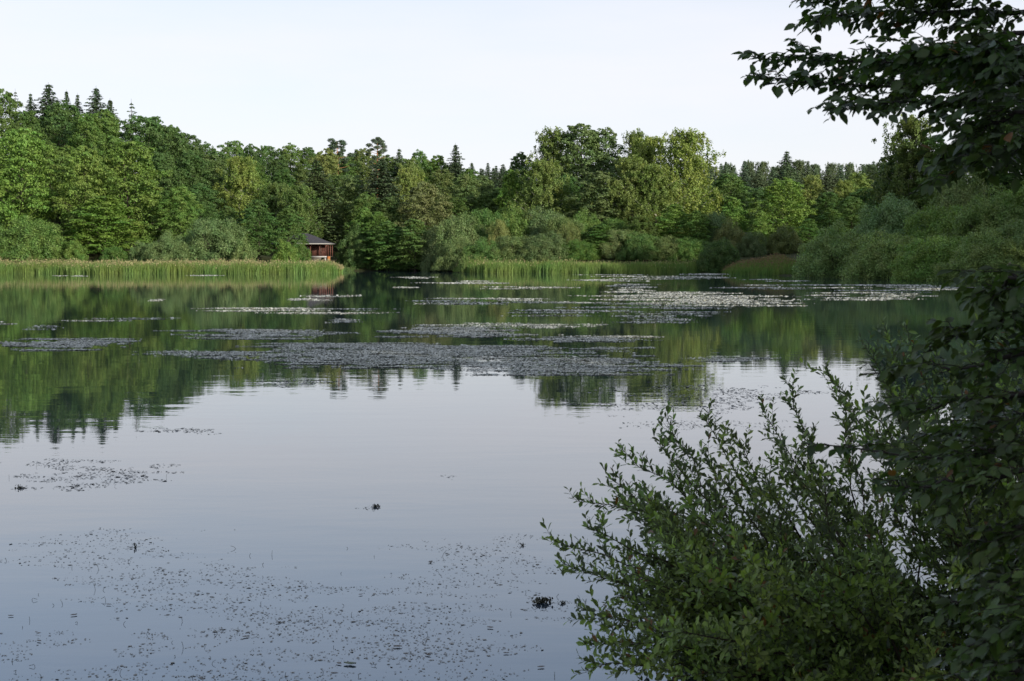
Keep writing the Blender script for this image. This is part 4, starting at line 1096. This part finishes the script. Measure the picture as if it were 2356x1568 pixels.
def build_willow():
    r = np.random.default_rng(91)
    root = empty('willow_bush', (0, 0, 0)); tag(root, 'leafy willow bush standing in the water in the near corner', 'bush')
    bases = np.array([(2.5, 11.6, -.1), (3.1, 11.0, -.1), (3.7, 12.2, -.1), (4.3, 11.3, -.1), (3.2, 13.0, -.1), (4.6, 13.0, -.1)])
    tips = [(1272, 1243, 12.2), (1326, 1155, 12.5), (1300, 1300, 11.9), (1428, 1032, 12.8), (1398, 1100, 12.3), (1530, 955, 13.0), (1505, 1010, 12.4), (1622, 965, 13.2), (1690, 1000, 12.6), (1755, 945, 13.2),
            (1822, 888, 13.4), (1887, 850, 13.6), (1930, 900, 12.9), (1982, 785, 13.6), (2040, 760, 13.4), (2085, 748, 13.8), (2150, 800, 13.2), (1350, 1215, 11.6), (1460, 1160, 11.4), (1395, 1420, 11.0), (1330, 1395, 11.7), (2230, 760, 13.6), (2310, 740, 13.8),
            (1400, 1480, 10.7), (1445, 1530, 10.4), (1345, 1470, 11.0), (1480, 1420, 10.8), (1420, 1370, 11.2), (1500, 1500, 10.3), (1380, 1330, 11.6), (1440, 1260, 11.8), (1550, 1560, 10.0), (1360, 1540, 10.6), (1470, 1330, 11.2), (1530, 1230, 11.6)]
    for k in range(88):
        px = r.uniform(1420, 2420)
        lo = np.interp(px, [1400, 1530, 1750, 1900, 2000, 2100, 2400], [1120, 1010, 985, 900, 830, 800, 800])
        py = lo + 40 + r.uniform(0, 1) ** 1.15 * (1440 - lo)
        tips.append((px, py, r.uniform(10.6, 13.4)))
    for k in range(22):
        tips.append((r.uniform(1480, 2400), r.uniform(1250, 1640), r.uniform(9.2, 10.8)))
    Pl, Dl, Nl, Ll = [], [], [], []
    for k, (px, py, D) in enumerate(tips):
        tip = at(px, py, D)
        cost = np.abs(bases[:, 0] - 0.35 - tip[0] - 0.6) + .4 * np.abs(bases[:, 1] - tip[1]) + r.uniform(0, .9, len(bases))
        b = bases[np.argmin(cost)] + r.normal(size=3) * np.array((.15, .15, 0))
        if tip[2] < 0.25: tip[2] = 0.25
        dxy = np.linalg.norm(tip[:2] - b[:2]); 
        P = curve(b, tip, (0, 0, -0.02 * dxy + .10 * max(0, dxy - 1)), 11, .025, r)
        A = Acc()
        ln = np.linalg.norm(tip - b)
        A.add(*tube(P, np.linspace(.006 + .0045 * ln, .0022, 11), 5))
        nsh = int(7 + ln * 13)
        sh = [(P[6:], 1.0)]
        f0 = .18 if k < 23 else .12
        for j in range(nsh):
            f = f0 + (1 - f0) * (j + r.uniform()) / nsh
            p, d = along(P, f)
            side = unit(np.cross(d, r.normal(size=3)))
            dv = unit(d * .75 + side * .7 + np.array((0, 0, .28)))
            l2 = r.uniform(.16, .5) * (1.15 - .7 * f) * (1.0 if ln > 1 else .7)
            q = curve(p, p + dv * l2, (0, 0, -.02), 5, .006, r)
            A.add(*tube(q, np.linspace(.0028, .0012, 5), 3))
            sh.append((q, 1.0))
            if l2 > .28:
                p3, d3 = along(q, .45); dv3 = unit(d3 * .7 + unit(np.cross(d3, r.normal(size=3))) * .8)
                q3 = curve(p3, p3 + dv3 * l2 * .5, (0, 0, 0), 4, .004, r)
                A.add(*tube(q3, np.linspace(.002, .001, 4), 3)); sh.append((q3, 1.0))
        st = link('stem', A.mesh('stem', [M['twig']], True), root)
        for q, _ in sh:
            lq = np.linalg.norm(q[-1] - q[0])
            nl = max(int(lq / .021), 4)
            ph = r.uniform(0, 6)
            for i in range(nl):
                f = .08 + .92 * (i + .5) / nl
                p, d = along(q, f)
                a = ph + i * 2.4
                u = unit(np.cross(d, (0.3, 0.2, 1.0))); v = np.cross(d, u)
                side = math.cos(a) * u + math.sin(a) * v
                ld = unit(d * (.55 + .5 * f ** 3) + side * .75 + np.array((0, 0, .12)) + r.normal(size=3) * .18)
                Pl.append(p); Dl.append(ld); Nl.append(d * .8 - side * .1 + np.array((0, 0, .55)) + r.normal(size=3) * .4)
                Ll.append(r.uniform(.045, .1) * (1 - .35 * f ** 4))
    leafy(root, T_WIL, M['willow'], np.array(Pl), np.array(Dl), np.array(Nl), np.array(Ll))
    return len(Pl)
print('willow leaves', build_willow())

def build_beech():
    r = np.random.default_rng(101)
    bx, by = 5.6, 6.2
    gz_ = gz1(bx, by)
    root = empty('beech_tree', (0, 0, 0)); tag(root, 'dark beech whose leafy branches hang over the water along the frame edge', 'tree')
    tp = np.array([(bx + .25 * math.sin(s * 3), by + .2 * s, gz_ - .2 + 14.5 * s) for s in np.linspace(0, 1, 10)])
    link('trunk', mk('trunk', *tube(tp, np.linspace(.27, .05, 10), 10), [M['beech_twig']], smooth=True), root)
    # limbs: pixel/depth way-points of each branch that enters the frame, outermost last
    Bs = [
        [(2420, 60, 6.4), (2200, 110, 6.6), (1950, 150, 6.8), (1720, 128, 7.0)],
        [(2430, 150, 6.2), (2250, 190, 6.4), (2000, 200, 6.6), (1715, 172, 6.7)],
        [(2430, 20, 6.8), (2200, 20, 7.0), (2000, 30, 7.2), (1850, 45, 7.4)],
        [(2440, 240, 5.9), (2300, 230, 6.0), (2100, 235, 6.2), (1900, 250, 6.3)],
        [(2440, -60, 6.6), (2250, -60, 6.7), (2050, -30, 6.8), (1850, 5, 6.9)],
        [(2440, 110, 5.4), (2300, 110, 5.5), (2150, 120, 5.6), (2010, 150, 5.7)],
        [(2440, 180, 7.2), (2330, 160, 7.3), (2180, 150, 7.4), (1980, 110, 7.5)],
        [(2440, 250, 5.4), (2330, 260, 5.5), (2230, 290, 5.6), (2165, 380, 5.7)],
        [(2450, 310, 5.2), (2356, 330, 5.3), (2240, 370, 5.4), (2110, 435, 5.5)],
        [(2460, 640, 4.8), (2380, 640, 4.9), (2310, 650, 5.0), (2260, 690, 5.1)],
        [(2460, 700, 4.9), (2360, 725, 5.0), (2240, 760, 5.2), (2130, 800, 5.3)],
        [(2460, 800, 4.9), (2350, 820, 5.0), (2200, 850, 5.2), (1985, 862, 5.4)],
        [(2460, 900, 4.7), (2330, 910, 4.8), (2180, 930, 5.0), (2040, 960, 5.1)],
        [(2460, 1010, 4.7), (2340, 1030, 4.8), (2180, 1060, 4.9), (1850, 1022, 5.2)],
        [(2460, 1060, 4.5), (2340, 1090, 4.6), (2180, 1110, 4.7), (2030, 1120, 4.8)],
        [(2460, 1170, 4.4), (2350, 1200, 4.5), (2240, 1230, 4.6), (2150, 1260, 4.7)],
        [(2460, 1290, 4.3), (2350, 1320, 4.4), (2230, 1350, 4.5), (2130, 1390, 4.6)],
        [(2460, 1400, 4.2), (2350, 1420, 4.3), (2220, 1470, 4.4), (2140, 1520, 4.5)],
        [(2460, 1520, 4.1), (2350, 1530, 4.2), (2220, 1560, 4.3), (2120, 1600, 4.4)],
        [(2460, 960, 5.3), (2360, 960, 5.4), (2250, 985, 5.5), (2120, 1010, 5.6)],
        [(2460, 1240, 4.9), (2350, 1260, 5.0), (2250, 1300, 5.1), (2190, 1330, 5.2)],
    ]
    Pl, Dl, Nl, Ll = [], [], [], []
    for bi, B in enumerate(Bs):
        W = np.array([at(b[0] + (70 if bi >= 15 and bi != 19 else 0), b[1], b[2] * 1.3) for b in B])
        z0 = W[0, 2] - .3 + .1 * bi % .3
        z0 = max(min(W[0, 2] * .9 + .4, 9), gz_ + .5)
        W = np.concatenate([[(bx + .05, by, z0)], W])
        n = 17; s = np.linspace(0, len(W) - 1, n)
        P = np.stack([np.interp(s, np.arange(len(W)), W[:, k]) for k in range(3)], 1)
        P[1:-1] = (P[:-2] + 2 * P[1:-1] + P[2:]) / 4
        P[1:-1] += r.normal(size=(n - 2, 3)) * .012
        A = Acc(); A.add(*tube(P, np.linspace(.022, .0028, n), 5))
        ln = np.linalg.norm(np.diff(P, axis=0), axis=1).sum()
        tw = [(P[11:], 0)]
        dens = 1.35 if bi < 7 else .7 if bi == 7 else (.42 if bi in (8, 9) else .62)
        nt_ = int(ln * 11 * dens)
        for j in range(nt_):
            f = .30 + .68 * (j + r.uniform()) / nt_
            p, d = along(P, f)
            sgn = 1 if j % 2 else -1
            hor = unit(np.cross(d, (0, 0, 1.0))) * sgn
            dv = unit(d * .75 + hor * .7 + np.array((0, 0, r.normal() * .28 - .10)))
            l2 = r.uniform(.18, .5) * (1.15 - .8 * f)
            q = curve(p, p + dv * l2, (0, 0, .02), 6, .008, r)
            A.add(*tube(q, np.linspace(.0036, .0013, 6), 3)); tw.append((q, 1))
            if l2 > .22:
                for _ in range(2):
                    p3, d3 = along(q, r.uniform(.3, .75)); h3 = unit(np.cross(d3, (0, 0, 1.0))) * r.choice((-1, 1))
                    q3 = curve(p3, p3 + unit(d3 * .7 + h3 * .75 + np.array((0, 0, -.15 + r.normal() * .2))) * l2 * .5, (0, 0, .01), 4, .005, r)
                    A.add(*tube(q3, np.linspace(.0022, .001, 4), 3)); tw.append((q3, 1))
        link('branch', A.mesh('branch', [M['beech_twig']], True), root)
        for q, _ in tw:
            lq = np.linalg.norm(np.diff(q, axis=0), axis=1).sum()
            nl = max(int(lq / .034), 3)
            for i in range(nl):
                f = .1 + .9 * (i + .5) / nl
                p, d = along(q, f)
                sgn = 1 if i % 2 else -1
                hor = unit(np.cross(d, (0, 0, 1.0)) + 1e-6) * sgn
                ld = unit(d * (.65 + .6 * f ** 3) + hor * .7 + np.array((0, 0, -.32)) + r.normal(size=3) * .2)
                Pl.append(p); Dl.append(ld); Nl.append(np.array((0, -.12, 1.0)) + .5 * hor * r.normal() + r.normal(size=3) * .38)
                Ll.append(r.uniform(.042, .092) if bi < 10 else r.uniform(.038, .085))
    # upper crown, above and beside the frame
    nc = 80
    for k in range(nc):
        a = r.uniform(0, 6.28); rad = r.uniform(1.2, 4.2); z = gz_ + r.uniform(5.5, 14)
        c = np.array((bx + math.cos(a) * rad * (1.15 - .05 * (z - 5)), by - .6 + math.sin(a) * rad, z))
        m = 70
        Pp = c + r.normal(size=(m, 3)) * np.array((.55, .55, .3))
        ppx, ppy, dd = project(Pp)
        ok = ~((dd > .2) & (ppx > -60) & (ppx < W0 + 30) & (ppy > -30) & (ppy < H0 + 60))
        Pp = Pp[ok]; m = len(Pp)
        if m == 0: continue
        Pl += list(Pp); Dl += list(r.normal(size=(m, 3)) + np.array((0, 0, -.3))); Nl += list(r.normal(size=(m, 3)) * .5 + np.array((0, 0, 1.))); Ll += list(r.uniform(.10, .17, m))
    leafy(root, T_BEE, M['beech'], np.array(Pl), np.array(Dl), np.array(Nl), np.array(Ll))
    return len(Pl)
print('beech leaves', build_beech())
